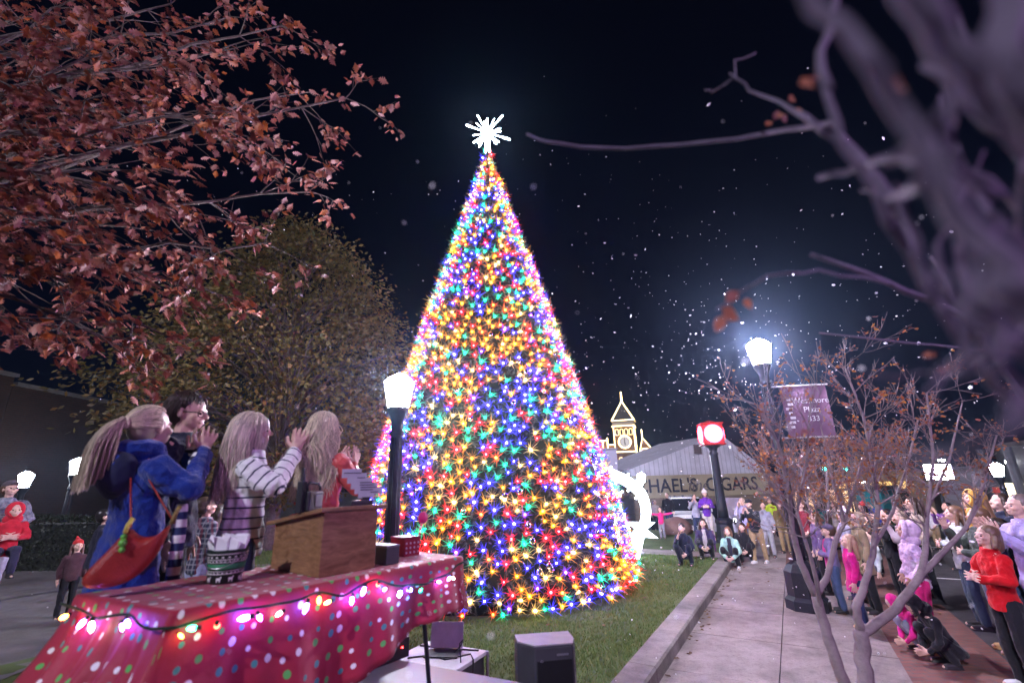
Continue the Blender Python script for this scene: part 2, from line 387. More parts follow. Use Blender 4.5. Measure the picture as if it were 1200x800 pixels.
        put({'beanie': 'beanie', 'cap': 'cap', 'hood': 'hood', 'santa': 'knit_hat'}[hat[0]], remesh(c, vox * .7, 3, 0, 'hat'), hmat, root)
    if vox < .016:
        for s in (-1, 1):
            c = MB(); c.ell(Hd((s * .0185, .0475, .924)), (.0075 * hr, .006 * hr, .0055 * hr), 10, 6, Rh); c.build('eye', EYEM, root, True)
    root['_h'] = 0; del root['_h']
    return root, U, Hd, A, h

def hairmat(col):
    k = ('hairm', tuple(round(c, 3) for c in col))
    if k not in _mc:
        c = Vector(col); _mc[k] = leafmat('hair_strands', [tuple(c * .45), tuple(c * .8), tuple(c * 1.1), tuple(c * 1.45)], .38, 0)
    return _mc[k]
def strand_hair(root, hair, Hd, U, hr, h, Rh, hm):
    style = hair[0]; c = MB(); rr = random.Random(style + str(h))
    c.ell(Hd((0, -.018, .952)), (.0515 * hr, .060 * hr, .055 * hr), 18, 12, Rh); c.ell(Hd((0, -.03, .925)), (.047 * hr, .044 * hr, .05 * hr), 14, 10, Rh)
    hc = Hd((0, -.012, .945)); HR = Vector((.053 * hr, .066 * hr, .060 * hr)); RhT = Rh.transposed()
    tc = U((0, -.004, .715)); TR = Vector((.108 * h, .084 * h, .135 * h))
    tie = Hd((0, -.085, .95))
    for i in range(2600 if style != 'short' else 1500):
        a = rr.uniform(0, 2 * PI); u = rr.uniform(-.35 if style != 'short' else -.45, 1)
        d = Vector((math.cos(a) * math.sqrt(1 - u * u), math.sin(a) * math.sqrt(1 - u * u), u))
        if d.y > .25 and u < .62: continue
        if style == 'short' and (u < -.25 or (d.y > -.1 and u < .12)): continue
        if d.y > .75: continue
        p = Vector((d.x * HR.x, d.y * HR.y, d.z * HR.z)); p = hc + Rh @ p
        L = hair[2] * h * rr.uniform(.75, 1.05) if style in ('long', 'wavy') else (.042 * h if style == 'short' else .2 * h)
        n = 13 if style != 'short' else 6; ds = L / n; pts = [p]; out = Rh @ Vector((d.x, d.y - .35, d.z)).normalized()
        v = (out * .25 + Vector((out.x * .5, -.4, -.7))).normalized() if style != 'short' else (out * .15 + Vector((out.x * .4, -.9, -.25))).normalized()
        ph = rr.uniform(0, 6); gath = False
        for k in range(n):
            if style == 'pony' and not gath:
                v = (tie - p); dist = v.length
                if dist < .018 * h: gath = True; v = Vector((0, -1, .1))
                else: v.normalize(); v = v * .9 + (p - hc).normalized() * .15
                step = max(dist / 4, ds)
                if dist < step: step = dist
                p = p + v * step
            elif style == 'pony':
                fall = min(1, (k - 2) / 6); v = Vector((rr.uniform(-.15, .15) + (ph - 3) * .04, -.45 + .38 * fall, -.35 - .65 * fall)).normalized(); p = p + v * ds * 1.35
            else:
                wv = (.34 if style == 'wavy' else .09) * (2.6 if i % 13 == 0 else 1)
                v = (v * .55 + Vector((0, -.04, -.55)) + Vector((math.sin(ph + k * .9), math.cos(ph * 1.7 + k * .9), 0)) * wv * min(1, k / 5)).normalized()
                p = p + v * ds
            q = RhT @ (p - hc); e = Vector((q.x / HR.x, q.y / HR.y, q.z / HR.z))
            if e.length < 1.03: e = e.normalized() * (1.035 + .05 * math.sin(ph)); p = hc + Rh @ Vector((e.x * HR.x, e.y * HR.y, e.z * HR.z))
            if style in ('long', 'wavy'):
                q = p - tc; e = Vector((q.x / TR.x, q.y / TR.y, q.z / TR.z))
                if e.length < 1.0: e = e.normalized() * (1.0 + .04 * math.sin(ph)); p = tc + Vector((e.x * TR.x, e.y * TR.y, e.z * TR.z))
            pts.append(p)
        r = (.0017 if style != 'short' else .0018) * h
        c.tube(pts, [r * (1 - .75 * (j / len(pts)) ** 2) for j in range(len(pts))], 3, 0, False)
    if style == 'pony':
        c.tube([tie + Rh @ Vector((math.cos(q) * .016 * h, 0, math.sin(q) * .016 * h)) for q in [2 * PI * j / 10 for j in range(11)]], .006 * h, 5)
    o = c.build('hair', hm, root, True)

STAGE, TOPZ = 1.08, 1.82
e1 = Vector((.63, .777, 0)).normalized(); e2 = Vector((-e1.y, e1.x, 0)); TA = math.atan2(e1.y, e1.x)
TC0 = Vector((-.385, 3.43, 0)); TL, TW = 1.68, .84                 # right front corner of the table top
def tb(u, v, z=0.0): return TC0 - e1 * (TL - u) + e2 * v + Vector((0, 0, TOPZ + z))   # u from the left end, v away from the viewer
def polar(px, py, d, z):
    """foot point under pixel direction at plan distance d"""
    q = ray(px, py); k = d / math.hypot(q.x, q.y); return Vector((q.x * k, q.y * k, z))
def headfoot(px, py, d): q = ray(px, py); k = d / math.hypot(q.x, q.y); return Vector((q.x * k, q.y * k, 0)), EYE + q.z * k

def stripe_mat(name, base, line, period, width):
    m, t, N, L, B = nt(name); B.inputs['Roughness'].default_value = .9; B.inputs['Sheen Weight'].default_value = .2
    a = N.new('ShaderNodeAttribute'); a.attribute_name = 'along'; mo = N.new('ShaderNodeMath'); mo.operation = 'FRACT'
    mu = N.new('ShaderNodeMath'); mu.operation = 'MULTIPLY'; mu.inputs[1].default_value = 1 / period
    cp = N.new('ShaderNodeMath'); cp.operation = 'LESS_THAN'; cp.inputs[1].default_value = width
    mx = N.new('ShaderNodeMixRGB'); mx.inputs[1].default_value = (*base, 1); mx.inputs[2].default_value = (*line, 1)
    L.new(a.outputs['Fac'], mu.inputs[0]); L.new(mu.outputs[0], mo.inputs[0]); L.new(mo.outputs[0], cp.inputs[0]); L.new(cp.outputs[0], mx.inputs[0]); L.new(mx.outputs[0], B.inputs['Base Color'])
    tc = N.new('ShaderNodeTexCoord'); nz = N.new('ShaderNodeTexNoise'); nz.inputs['Scale'].default_value = 140; bp = N.new('ShaderNodeBump'); bp.inputs['Strength'].default_value = .5; bp.inputs['Distance'].default_value = .01
    L.new(tc.outputs['Object'], nz.inputs['Vector']); L.new(nz.outputs['Fac'], bp.inputs['Height']); L.new(bp.outputs['Normal'], B.inputs['Normal'])
    return m
def band_mat(name, c1, c2, period):
    m, t, N, L, B = nt(name); B.inputs['Roughness'].default_value = .9
    tc = N.new('ShaderNodeTexCoord'); sp = N.new('ShaderNodeSeparateXYZ'); mu = N.new('ShaderNodeMath'); mu.operation = 'MULTIPLY'; mu.inputs[1].default_value = 1 / period
    fr = N.new('ShaderNodeMath'); fr.operation = 'FRACT'; cp = N.new('ShaderNodeMath'); cp.operation = 'LESS_THAN'; cp.inputs[1].default_value = .5
    mx = N.new('ShaderNodeMixRGB'); mx.inputs[1].default_value = (*c1, 1); mx.inputs[2].default_value = (*c2, 1)
    L.new(tc.outputs['Object'], sp.inputs[0]); L.new(sp.outputs['Z'], mu.inputs[0]); L.new(mu.outputs[0], fr.inputs[0]); L.new(fr.outputs[0], cp.inputs[0]); L.new(cp.outputs[0], mx.inputs[0]); L.new(mx.outputs[0], B.inputs['Base Color'])
    return m
def plaid_mat(name, base, c2, c3, scale):
    m, t, N, L, B = nt(name); B.inputs['Roughness'].default_value = .9
    tc = N.new('ShaderNodeTexCoord'); last = None
    rgb = N.new('ShaderNodeRGB'); rgb.outputs[0].default_value = (*base, 1); last = rgb.outputs[0]
    for ax, col in (('X', c2), ('Z', c2), ('Y', c3)):
        w = N.new('ShaderNodeTexWave'); w.bands_direction = ax; w.inputs['Scale'].default_value = scale; L.new(tc.outputs['Object'], w.inputs['Vector'])
        g = N.new('ShaderNodeMath'); g.operation = 'GREATER_THAN'; g.inputs[1].default_value = .72; L.new(w.outputs['Fac'], g.inputs[0])
        k = N.new('ShaderNodeMath'); k.operation = 'MULTIPLY'; k.inputs[1].default_value = .55; L.new(g.outputs[0], k.inputs[0])
        mx = N.new('ShaderNodeMixRGB'); mx.inputs[2].default_value = (*col, 1); L.new(k.outputs[0], mx.inputs[0]); L.new(last, mx.inputs[1]); last = mx.outputs[0]
    L.new(last, B.inputs['Base Color']); return m
NAVYSTRIPE = stripe_mat('striped_knit', (.80, .80, .80), (.012, .018, .06), .062, .17)
CUFF = band_mat('banded_cuff', (.80, .80, .78), (.012, .014, .03), .05)
SCARF = band_mat('banded_shirt', (.015, .03, .10), (.72, .74, .72), .085)
BLUECOAT = mat('blue_fleece', (.005, .022, .17), .9, col2=(.008, .042, .28), scale=14, bump=.5, bscale=110, spec=.15, sheen=.35)
PLAIDM = plaid_mat('dark_plaid', (.02, .022, .05), (.25, .25, .28), (.15, .02, .03), 6)
CAMO = mat('camo_fabric', (.05, .06, .09), .9, col2=(.35, .36, .42), scale=16)
TREEP = Vector((-.6, 11.6, 0))
def face_to(p, q=TREEP): return math.degrees(math.atan2(q.y - p.y, q.x - p.x))
BLOND = (.40, .30, .21); BROWN = (.10, .055, .03); DKBROWN = (.035, .022, .015); BLACKH = (.012, .010, .010); GREYH = (.3, .28, .27)

def hero(px, py, d, label, off=0.0, **k):
    f, hz = headfoot(px, py, d); f.z = STAGE
    return person(label, f, face_to(f) + off, h=(hz - STAGE) / 1.012, fine=True, vox=.0068, group='people applauding behind the table', **k), f

def heroes():
    (r, U, Hd, A, h), f = hero(187, 474, 3.55, 'woman in blue hooded coat with a blond ponytail clapping behind the table', -22, arms='claphi', topmat=BLUECOAT, hair=('pony', (.58, .47, .35)),
         bottom=(.02, .03, .08), hem=.40, hood=True, fat=1.14, tilt=8, turn=-14)
    for s in (-1, 1):      # knitted cuffs
        a, b = A[s][1], A[s][2]; c = MB(); c.cap(a + (b - a) * .70, a + (b - a) * 1.02, .034 * h, .031 * h, 12); put('cuff', remesh(c, .008, 2, 0, 'cuff'), CUFF, r)
    c = MB(); c.ell(U((0, -.08, .775)), (.085 * h, .055 * h, .085 * h), 14, 8); put('hood_lining', remesh(c, .012, 4, .02 * h, 'hood'), cloth((.012, .016, .05)), r)
    c = MB(); q = [(.085, .095, .66), (.09, .10, .56), (.085, .105, .46), (.09, .10, .40)]
    for a_, b_ in zip(q, q[1:]): c.cap(U(a_), U(b_), .02 * h, .022 * h)
    put('scarf', remesh(c, .010, 3, 0, 'scarf'), SCARF, r)
    global BAGP; BAGP = (r, U, h, f)
    (r, U, Hd, A, h), f = hero(224, 457, 3.86, 'man with glasses in a dark navy jacket smiling behind the blue coat', -58, arms='down', top=(.012, .016, .035), hair=('short', (.045, .028, .02)),
         bottom=(.02, .02, .03), female=False, fat=1.06, turn=10, tilt=-4)
    g = MB()
    for s in (-1, 1):
        ring = [Hd((s * .021 + .015 * math.cos(a), .058 - .25 * abs(s * .021 + .015 * math.cos(a)), .924 + .011 * math.sin(a))) for a in [2 * PI * i / 12 for i in range(13)]]
        g.tube(ring, .0016 * h, 4); g.tube([Hd((s * .036, .05, .927)), Hd((s * .05, .0, .926))], .0016 * h, 4)
    g.tube([Hd((-.006, .057, .926)), Hd((.006, .057, .926))], .0016 * h, 4); g.build('glasses', DARKPLASTIC, r, True)
    (r, U, Hd, A, h), f = hero(302, 481, 3.65, 'woman in white sweater with thin navy stripes and long straight blond hair', -50, arms='claphi', topmat=NAVYSTRIPE, hair=('long', (.66, .56, .45), .27),
         bottom=(.02, .03, .07), stripes=True, fat=1.06, turn=0, tilt=6)
    (r, U, Hd, A, h), f = hero(384, 481, 3.80, 'woman in coral red dress seen from behind with long wavy blond hair', -12, arms='clap', topmat=mat('coral_satin', (.52, .06, .055), .45, col2=(.62, .09, .08), scale=5, bump=.2, bscale=20, sheen=.3),
         hair=('wavy', (.66, .55, .40), .30), botmat=mat('coral_skirt', (.50, .055, .05), .5), skirt=True, tilt=4)
    c = MB(); k0 = Vector((0, -.076, .60))
    for a in range(7):
        w = -1.2 + .4 * a; c.cap(U(k0), U(k0 + Vector((math.sin(w) * .09, .012, math.cos(w) * .05 * (1 if a % 2 else -1)))), .013 * h, .006 * h)
    c.ell(U(k0), (.022 * h, .018 * h, .02 * h)); put('knot', remesh(c, .008, 3, 0, 'knot'), mat('coral_knot', (.50, .055, .05), .45), r)
heroes()

# ---- the rest of the crowd: (label, head-top pixel, height, options)
SKG = 'crowd watching along the street'; LWG = 'onlookers on the far lawn'; TEG = 'onlookers on the left terrace'
def crowd(label, px, py, h, group=SKG, zoff=None, face=None, vox=.017, d=None, **k):
    z = 0.0; eff = {'crouch': .615, 'kneel': .745, 'halfkneel': .75, 'sit': .73}.get(k.get('legs', 'stand'), 1.0)
    for _ in range(8):
        p = onz(px, py, z + h * eff); z2 = gz(p.x, p.y) if zoff is None else zoff; z = z2
        if p.y < 0 or p.length > 45: break
    if d is not None:
        p, hz = headfoot(px, py, d); z = gz(p.x, p.y) if zoff is None else zoff
        h = (hz - z) / eff
    p = Vector((p.x, p.y, z))
    rr = random.Random(label)
    return person(label, p, (face if face is not None else face_to(p) + rr.uniform(-14, 14)), h=h, group=group, vox=vox, turn=rr.uniform(-8, 8), tilt=k.pop('tilt', 12), **k), p
JEANS = (.05, .08, .17); BLK = (.012, .012, .016); KHAKI = (.30, .21, .11)
# far lawn and sidewalk
crowd('child in bright pink jacket with arms stretched out wide beside the lit arch', 773, 595, 1.08, LWG, arms='out', top=(.72, .03, .20), bottom=(.30, .28, .32), face=-110, hs=1.25, hair=('bob', BROWN))
crowd('man in black coat standing behind the pink child with outstretched arms', 781, 577, 1.66, LWG, d=23.4, top=BLK, bottom=JEANS, face=-110, hair=('short', DKBROWN), female=False)
crowd('child in white top standing half behind the pink child by the arch', 767, 586, 1.3, LWG, d=23.8, top=(.55, .53, .52), bottom=(.03, .03, .04), face=-100, hs=1.15, hair=('short', BROWN))
crowd('person in pale grey hoodie taking a photo in front of the white car', 813, 579, 1.68, LWG, arms='phone', top=(.34, .33, .42), bottom=(.03, .04, .09), face=-115, d=19.5, hair=('short', BLACKH), female=False)
crowd('woman in purple jacket and white knit hat beside the clock post', 825, 574, 1.7, LWG, arms='hold', top=(.13, .03, .34), bottom=(.55, .5, .45), hat=('beanie', (.75, .70, .66)), face=-115, d=19.0, hair=('long', BROWN))
crowd('person in navy clothes crouching at the lawn edge holding up a phone', 799, 612, 1.66, LWG, arms='phone', arms_l='knee', legs='crouch', top=(.012, .016, .035), bottom=(.012, .016, .035), face=-120, lean=.2, hair=('short', BLACKH))
crowd('woman with long dark hair in dark purple coat crouching near the clock post', 823, 607, 1.70, LWG, arms='knee', legs='crouch', top=(.035, .025, .075), bottom=BLK, face=-115, lean=.15, hair=('long', DKBROWN), inner=(.45, .40, .42))
crowd('small child in plum coat leaning on the crouching woman in purple', 834, 622, 1.0, LWG, top=(.10, .02, .12), bottom=(.10, .02, .12), face=-125, d=16.1, hs=1.25, hat=('hood', (.12, .03, .14)), hair=None)
crowd('woman in mint sleeves and dark vest squatting on the kerb in white shoes', 853, 616, 1.68, LWG, arms='knee', legs='crouch', top=(.30, .52, .44), bottom=BLK, inner=(.03, .03, .05), shoes=SHOE_W, face=-125, lean=.22, hair=('bob', BROWN))
crowd('woman with long black hair in black sitting low beside the mint sleeved woman', 869, 612, 1.68, LWG, arms='knee', legs='crouch', top=BLK, bottom=BLK, face=-125, lean=.15, hair=('long', BROWN))
pc, pcp = crowd('photographer in black jacket and khaki trousers holding a camera to the eye', 879, 584, 1.66, LWG, arms='phone', legs='stride', top=(.02, .024, .03), bottom=KHAKI, shoes=SHOE_W, face=-140, lean=.25, hat=('cap', BLK), hair=('short', BROWN), female=False, d=15.4)
crowd('person in light grey tracksuit standing behind the khaki photographer', 893, 588, 1.66, LWG, top=(.30, .30, .36), bottom=(.32, .31, .34), face=-130, d=16.6, hair=('short', DKBROWN))
crowd('person in lilac jacket with a raised arm just left of the photographer', 868, 583, 1.62, LWG, arms='face', top=(.26, .22, .36), bottom=JEANS, face=-125, d=17.6, hair=('long', BLOND))
crowd('person in neon yellow green jacket far down the sidewalk', 901, 584, 1.72, LWG, top=(.50, .72, .05), bottom=BLK, face=-130, d=22, hair=('short', BROWN), female=False)
crowd('person in tan jacket and khaki trousers far down the sidewalk', 912, 588, 1.7, LWG, top=(.25, .18, .08), bottom=KHAKI, face=-130, d=17.5, hair=('short', BROWN), female=False, hat=('cap', (.2, .14, .07)))
# street side crowd
crowd('pale faced woman in dark mauve coat between the left crape myrtle stems', 951, 600, 1.62, top=(.11, .07, .15), bottom=BLK, d=12.0, hair=('long', BROWN))
crowd('child in purple and pink jacket with hands together beside the pink coat girl', 967, 616, 1.32, arms='hold', top=(.16, .12, .26), bottom=JEANS, hat=('cap', (.10, .08, .14)), d=10.6, hs=1.15, vox=.014, inner=(.6, .06, .25))
crowd('woman in white knit hat and grey scarf behind the child in cap', 984, 597, 1.66, top=(.35, .34, .44), bottom=(.04, .06, .14), d=11.6, hat=('beanie', (.60, .56, .62)), hair=('long', BLOND), arms='hold')
crowd('girl in hot pink coat with long brown hair holding a railing of twigs', 990, 627, 1.30, arms='down', top=(.66, .012, .22), bottom=(.02, .03, .09), hair=('long', (.24, .14, .09)), d=9.6, hem=.40, hs=1.12, vox=.013, fat=1.05, shoes=SHOE_T)
crowd('blond woman in tan camouflage coat behind the girl in hot pink', 1000, 599, 1.66, top=(.24, .18, .11), bottom=BLK, d=10.8, hair=('longhalf', BLOND), hem=.38)
crowd('toddler in white and teal jacket sitting low between the myrtle stems', 1018, 622, 1.0, legs='sit', top=(.45, .50, .52), bottom=(.05, .05, .08), d=13.0, hair=('short', BLACKH), hs=1.3, inner=(.03, .3, .3))
crowd('man in black coat with both hands at his face', 1034, 596, 1.74, arms='face', top=BLK, bottom=BLK, d=11.8, hair=('short', BLACKH), female=False)
crowd('woman in beige jacket and long black vest looking up', 1064, 582, 1.72, top=(.42, .33, .27), bottom=BLK, d=12.2, hair=('long', DKBROWN), inner=BLK, arms='pocket', vox=.014)
crowd('pale child with light hair in front of the beige jacket woman', 1050, 600, 1.45, top=(.40, .33, .36), bottom=BLK, d=11.6, hair=('bob', BLOND), arms='face', hs=1.1)
crowd('woman in dark green top far behind the crowd near the teal wall', 1012, 604, 1.6, top=(.02, .12, .12), bottom=BLK, d=14.5, hair=('short', DKBROWN))
crowd('child in pale lilac hooded puffer jacket with hot pink trousers', 1058, 612, 1.36, arms='pocket', top=(.62, .46, .66), bottom=(.70, .02, .20), hat=('hood', (.60, .45, .64)), hair=None, d=9.1, hs=1.12, vox=.012, fat=1.16, puffy=True, skin=1)
crowd('child in black crouched with head down on the brick strip', 1098, 690, 1.36, legs='crouch', arms='knee', top=BLK, bottom=BLK, d=8.5, hair=('short', BLACKH), lean=.5, tilt=-25, face=165, hs=1.1, vox=.012, hat=('hood', BLK))
crowd('child in hot pink sweater and jeans crouched behind the child in black', 1070, 690, 1.2, legs='crouch', arms='knee', top=(.70, .02, .25), bottom=(.25, .27, .36), d=8.9, hair=('none', BROWN), lean=.55, tilt=-20, face=165, vox=.013, hat=('hood', (.7, .02, .25)))
crowd('woman in white printed sweatshirt holding a purple bag at her side', 1112, 592, 1.68, top=(.52, .56, .55), bottom=(.05, .08, .12), d=10.6, hair=('longhalf', BROWN), arms='hold', vox=.013)
crowd('person in mustard yellow hooded coat behind the man in green jacket', 1134, 573, 1.86, top=(.52, .30, .06), bottom=JEANS, hat=('hood', (.55, .31, .06)), hair=('long', (.16, .09, .05)), d=10.6, fat=1.1, vox=.013)
crowd('man in dark olive jacket holding a phone up before the mustard coat', 1139, 594, 1.72, arms='phone', arms_l='hold', top=(.06, .075, .065), bottom=(.22, .23, .30), shoes=SHOE_T, d=9.5, hair=('short', (.16, .09, .05)), female=False, vox=.013, fat=1.1)
crowd('child in bright red sweatshirt and black trousers with hands held together', 1150, 616, 1.52, arms='hold', top=(.55, .004, .010), bottom=BLK, shoes=SHOE_W, d=8.05, hair=('bob', (.13, .08, .05)), hs=1.05, vox=.010, face=172)
crowd('person in long dark coat and jeans directly behind the red sweatshirt child', 1160, 606, 1.66, top=(.025, .03, .05), bottom=(.05, .08, .16), d=8.9, hair=('short', DKBROWN), hem=.42, vox=.013, female=False)
crowd('woman in lilac jacket with short grey hair at the street crowd edge', 1186, 579, 1.72, arms='clap', top=(.42, .36, .66), bottom=(.10, .16, .34), d=8.6, hair=('short', (.22, .17, .15)), vox=.010, face=165, fat=1.1, shoes=SHOE_W)
crowd('woman with dark hair in navy coat behind the lilac jacket woman', 1166, 578, 1.74, top=(.02, .025, .05), bottom=BLK, d=11.2, hair=('long', DKBROWN))
crowd('man with grey hair in brown coat at the far right of the street crowd', 1195, 582, 1.74, top=(.12, .08, .06), bottom=BLK, d=12.0, hair=('short', GREYH), female=False)
FILL = [('person in maroon jacket', (.16, .02, .03)), ('person in teal jacket', (.03, .20, .20)), ('person in cream coat', (.45, .40, .34)), ('person in charcoal hoodie', (.05, .05, .06)),
        ('person in orange vest', (.50, .16, .03)), ('person in royal blue jacket', (.03, .06, .30)), ('person in forest green coat', (.03, .10, .05)), ('person in dusty rose coat', (.40, .18, .20)),
        ('person in white jacket', (.60, .58, .60)), ('person in violet sweater', (.20, .08, .30)), ('person in rust sweater', (.30, .10, .04)), ('person in slate jacket', (.12, .14, .18)),
        ('person in grey coat', (.25, .25, .26)), ('person in dark red hoodie', (.20, .01, .02))]
for i, (nm, c_) in enumerate(FILL):
    px = 938 + i * 18.6 + rnd.uniform(-5, 5); hr_ = ['short', 'long', 'bob', 'short', 'longhalf'][i % 5]
    crowd(nm + ' in the back row of the crowd, ' + ['hands in pockets', 'holding up a phone', 'clapping', 'arms hanging down'][i % 4], px, 588 + rnd.uniform(-3, 5), 1.7, d=14.5 + (i * 37 % 11) * .55, arms=['pocket', 'phone', 'clap', 'down'][i % 4], top=c_,
          bottom=[BLK, JEANS, KHAKI][i % 3], hair=(hr_, [BROWN, BLOND, DKBROWN, BLACKH, (.2, .11, .06)][(i * 2) % 5]), female=i % 2 == 0, skin=[0, 1, 0, 2][i % 4], vox=.022, hat=(('beanie', (.5, .05, .05)) if i == 4 else None))
# left terrace
(lm, _, _, _, lmh), lmp = crowd('man in grey camouflage hoodie and cap standing on the left terrace', 16, 563, 1.78, TEG, d=11.4, top=(.2, .2, .25), topmat=CAMO, bottom=(.42, .42, .52), hat=('cap', (.10, .08, .09)), hair=('short', BROWN), arms='hold', face=-20, vox=.012, female=False, fat=1.12, shoes=SHOE_B)
crowd('child in red hooded jacket carried against the man in camouflage', 20, 592, 1.0, TEG, zoff=lmp.z + .42, d=10.9, top=(.55, .02, .04), bottom=(.03, .03, .06), hat=('hood', (.58, .02, .04)), hair=None, face=-40, hs=1.25, vox=.012, arms='hold', legs='sit')
crowd('girl with long brown hair and red knit hat by the dark hedge', 93, 634, 1.12, TEG, zoff=.72, d=9.2, top=(.07, .03, .04), bottom=BLK, hat=('santa', (.55, .03, .03)), hair=('long', (.12, .06, .05)), face=-40, hs=1.15, vox=.013)
crowd('person in black puffer jacket half hidden behind the blue coat', 128, 596, 1.55, TEG, zoff=.72, d=8.6, top=(.014, .014, .03), bottom=BLK, hair=('short', BLACKH), face=40, vox=.015, fat=1.15, female=False)
crowd('child in dark plaid shirt and pale jeans between blue coat and striped sweater', 246, 582, 1.6, TEG, zoff=.72, d=6.6, topmat=PLAIDM, bottom=(.32, .33, .50), hair=('short', DKBROWN), face=60, vox=.012, female=False)
crowd('person in maroon coat behind the striped sweater woman', 262, 590, 1.55, TEG, zoff=.72, d=7.4, top=(.16, .02, .03), bottom=BLK, hair=('long', DKBROWN), face=70, vox=.015)

# ------------------------------------------------------------------ GROUND
def sheet(name, f, nu, nv, m, kind='structure', smooth=True):
    """f(a, b) -> point for a, b in 0..1"""
    vs = [f(i / nu, j / nv) for j in range(nv + 1) for i in range(nu + 1)]
    fs = [(j * (nu + 1) + i, j * (nu + 1) + i + 1, (j + 1) * (nu + 1) + i + 1, (j + 1) * (nu + 1) + i) for j in range(nv) for i in range(nu)]
    me = bpy.data.meshes.new(name); me.from_pydata([tuple(v) for v in vs], [], fs); me.materials.append(m)
    me.polygons.foreach_set('use_smooth', [smooth] * len(fs)); o = objm(name, me)
    if kind: tag(o, kind=kind)
    return o
def drape(name, s0, s1, t0, t1, dz, m, base=None):
    def f(a, b):
        p = st(s0 + (s1 - s0) * a, t0 + (t1 - t0) * b); z = gz(p.x, p.y) if base is None else -1.0 * sm((s0 + (s1 - s0) * a - 21) / 9.0) + base
        p.z = z + dz; return p
    return sheet(name, f, max(2, int((s1 - s0) / .6)), max(1, int(abs(t1 - t0) / .5)), m)
def stained(name, a, b):
    m, t, N, L, B = nt(name); B.inputs['Roughness'].default_value = .72; tc = N.new('ShaderNodeTexCoord')
    def noise(sc, det, lo, hi, c0, c1):
        n = N.new('ShaderNodeTexNoise'); n.inputs['Scale'].default_value = sc; n.inputs['Detail'].default_value = det; n.inputs['Roughness'].default_value = .65; L.new(tc.outputs['Object'], n.inputs['Vector'])
        r = N.new('ShaderNodeValToRGB'); r.color_ramp.elements[0].position = lo; r.color_ramp.elements[1].position = hi; r.color_ramp.elements[0].color = (*c0, 1); r.color_ramp.elements[1].color = (*c1, 1); L.new(n.outputs['Fac'], r.inputs['Fac']); return r.outputs['Color']
    cur = noise(1.3, 8, .32, .62, a, b)
    for sc, det, lo, hi, dk in ((.55, 4, .40, .56, .72), (7, 6, .30, .52, .70), (42, 3, .32, .44, .55)):
        x = N.new('ShaderNodeMixRGB'); x.blend_type = 'MULTIPLY'; x.inputs[0].default_value = .85; L.new(cur, x.inputs[1]); L.new(noise(sc, det, lo, hi, (dk, dk * .98, dk * .95), (1, 1, 1)), x.inputs[2]); cur = x.outputs[0]
    L.new(cur, B.inputs['Base Color'])
    n2 = N.new('ShaderNodeTexNoise'); n2.inputs['Scale'].default_value = 110; n2.inputs['Detail'].default_value = 5; L.new(tc.outputs['Object'], n2.inputs['Vector']); bp = N.new('ShaderNodeBump'); bp.inputs['Strength'].default_value = .4; bp.inputs['Distance'].default_value = .01; L.new(n2.outputs['Fac'], bp.inputs['Height']); L.new(bp.outputs['Normal'], B.inputs['Normal']); return m
asphalt = mat('asphalt', (.030, .030, .033), .8, col2=(.060, .058, .062), scale=3.0, bump=.5, bscale=220)
conc = stained('worn_concrete', (.155, .132, .128), (.33, .285, .275))
kerbm = stained('kerb_concrete', (.11, .10, .095), (.29, .27, .25))
stagem = mat('painted_stage_floor', (.17, .17, .19), .36, col2=(.24, .24, .26), scale=1.6, bump=.08, bscale=160)
soil = mat('turf_soil', (.04, .07, .016), .95, col2=(.085, .12, .035), scale=1.7, bump=.6, bscale=90)
pathm = stained('terrace_paving', (.10, .095, .095), (.18, .17, .17))
brickpav = brickmat('brick_paving', (.15, .055, .045), (.21, .085, .065), (.10, .085, .08), 1.0, bw=.2, bh=.1, rotx=False, msize=.008)
whitepaint = mat('road_paint', (.60, .60, .58), .7, col2=(.75, .75, .73), scale=30)
def gf(a, b):
    q = lambda u: (abs(2 * u - 1) ** 2.2) * (1 if u > .5 else -1)
    s, t = q(a) * 260 + 12, q(b) * 260; p = st(s, t); z = -1.0 * sm((s - 21) / 9.0)
    if t < -1.9: z += .57 * sm((-2.9 - p.x) / 2.0) * (1 - sm((p.y - 15) / 8))
    p.z = z - .03; return p
sheet('ground', gf, 110, 110, mat('ground_dirt', (.03, .03, .03), .9, col2=(.055, .05, .048), scale=2))
drape('road', -8, 60, 1.95, 12.5, 0, asphalt)
drape('brick_strip', -8, 22, .8, 1.95, .002, brickpav)
def concrete_slabs(name, s0, s1, t0, t1, step, m, mid=None):
    mb = MB(); g = .006; ss = s0
    while ss < s1 - .01:
        a, b = ss + g, min(ss + step, s1) - g
        for ta, tb_ in ([(t0, mid - g), (mid + g, t1)] if mid is not None else [(t0, t1)]):
            dz = rnd.uniform(-.002, .002)
            mb.hull8([st(a, ta, -.08), st(b, ta, -.08), st(b, tb_, -.08), st(a, tb_, -.08), st(a, ta, .006 + dz), st(b, ta, .006 + dz), st(b, tb_, .006 + dz), st(a, tb_, .006 + dz)])
        ss += step
    return tag(mb.build(name, m), kind='structure')
concrete_slabs('sidewalk', -6.2, 13.0, -1.75, .8, 1.62, conc, mid=-.52)
concrete_slabs('sidewalk', 13.0, 23.0, -1.75, -.52, 1.62, conc)
drape('brick_pavement', 13.0, 22, -.52, .8, .004, brickpav)
drape('road_marking', 8.85, 8.95, 1.97, 4.6, .004, whitepaint)
for q in (3.2, 14.6, 20.3): drape('road_marking', q, q + .1, 1.97, 4.6, .004, whitepaint)
mb = MB(); ss = -6.0
while ss < 15.5:
    e = min(ss + 2.45, 15.6) - .008
    prof = [(-2.10, -.05), (-1.752, -.05), (-1.752, .155), (-1.775, .18), (-2.08, .185), (-2.10, .17)]
    mb.prism(prof, ss, e, lambda u, v, d: st(d, u, v)); ss += 2.45
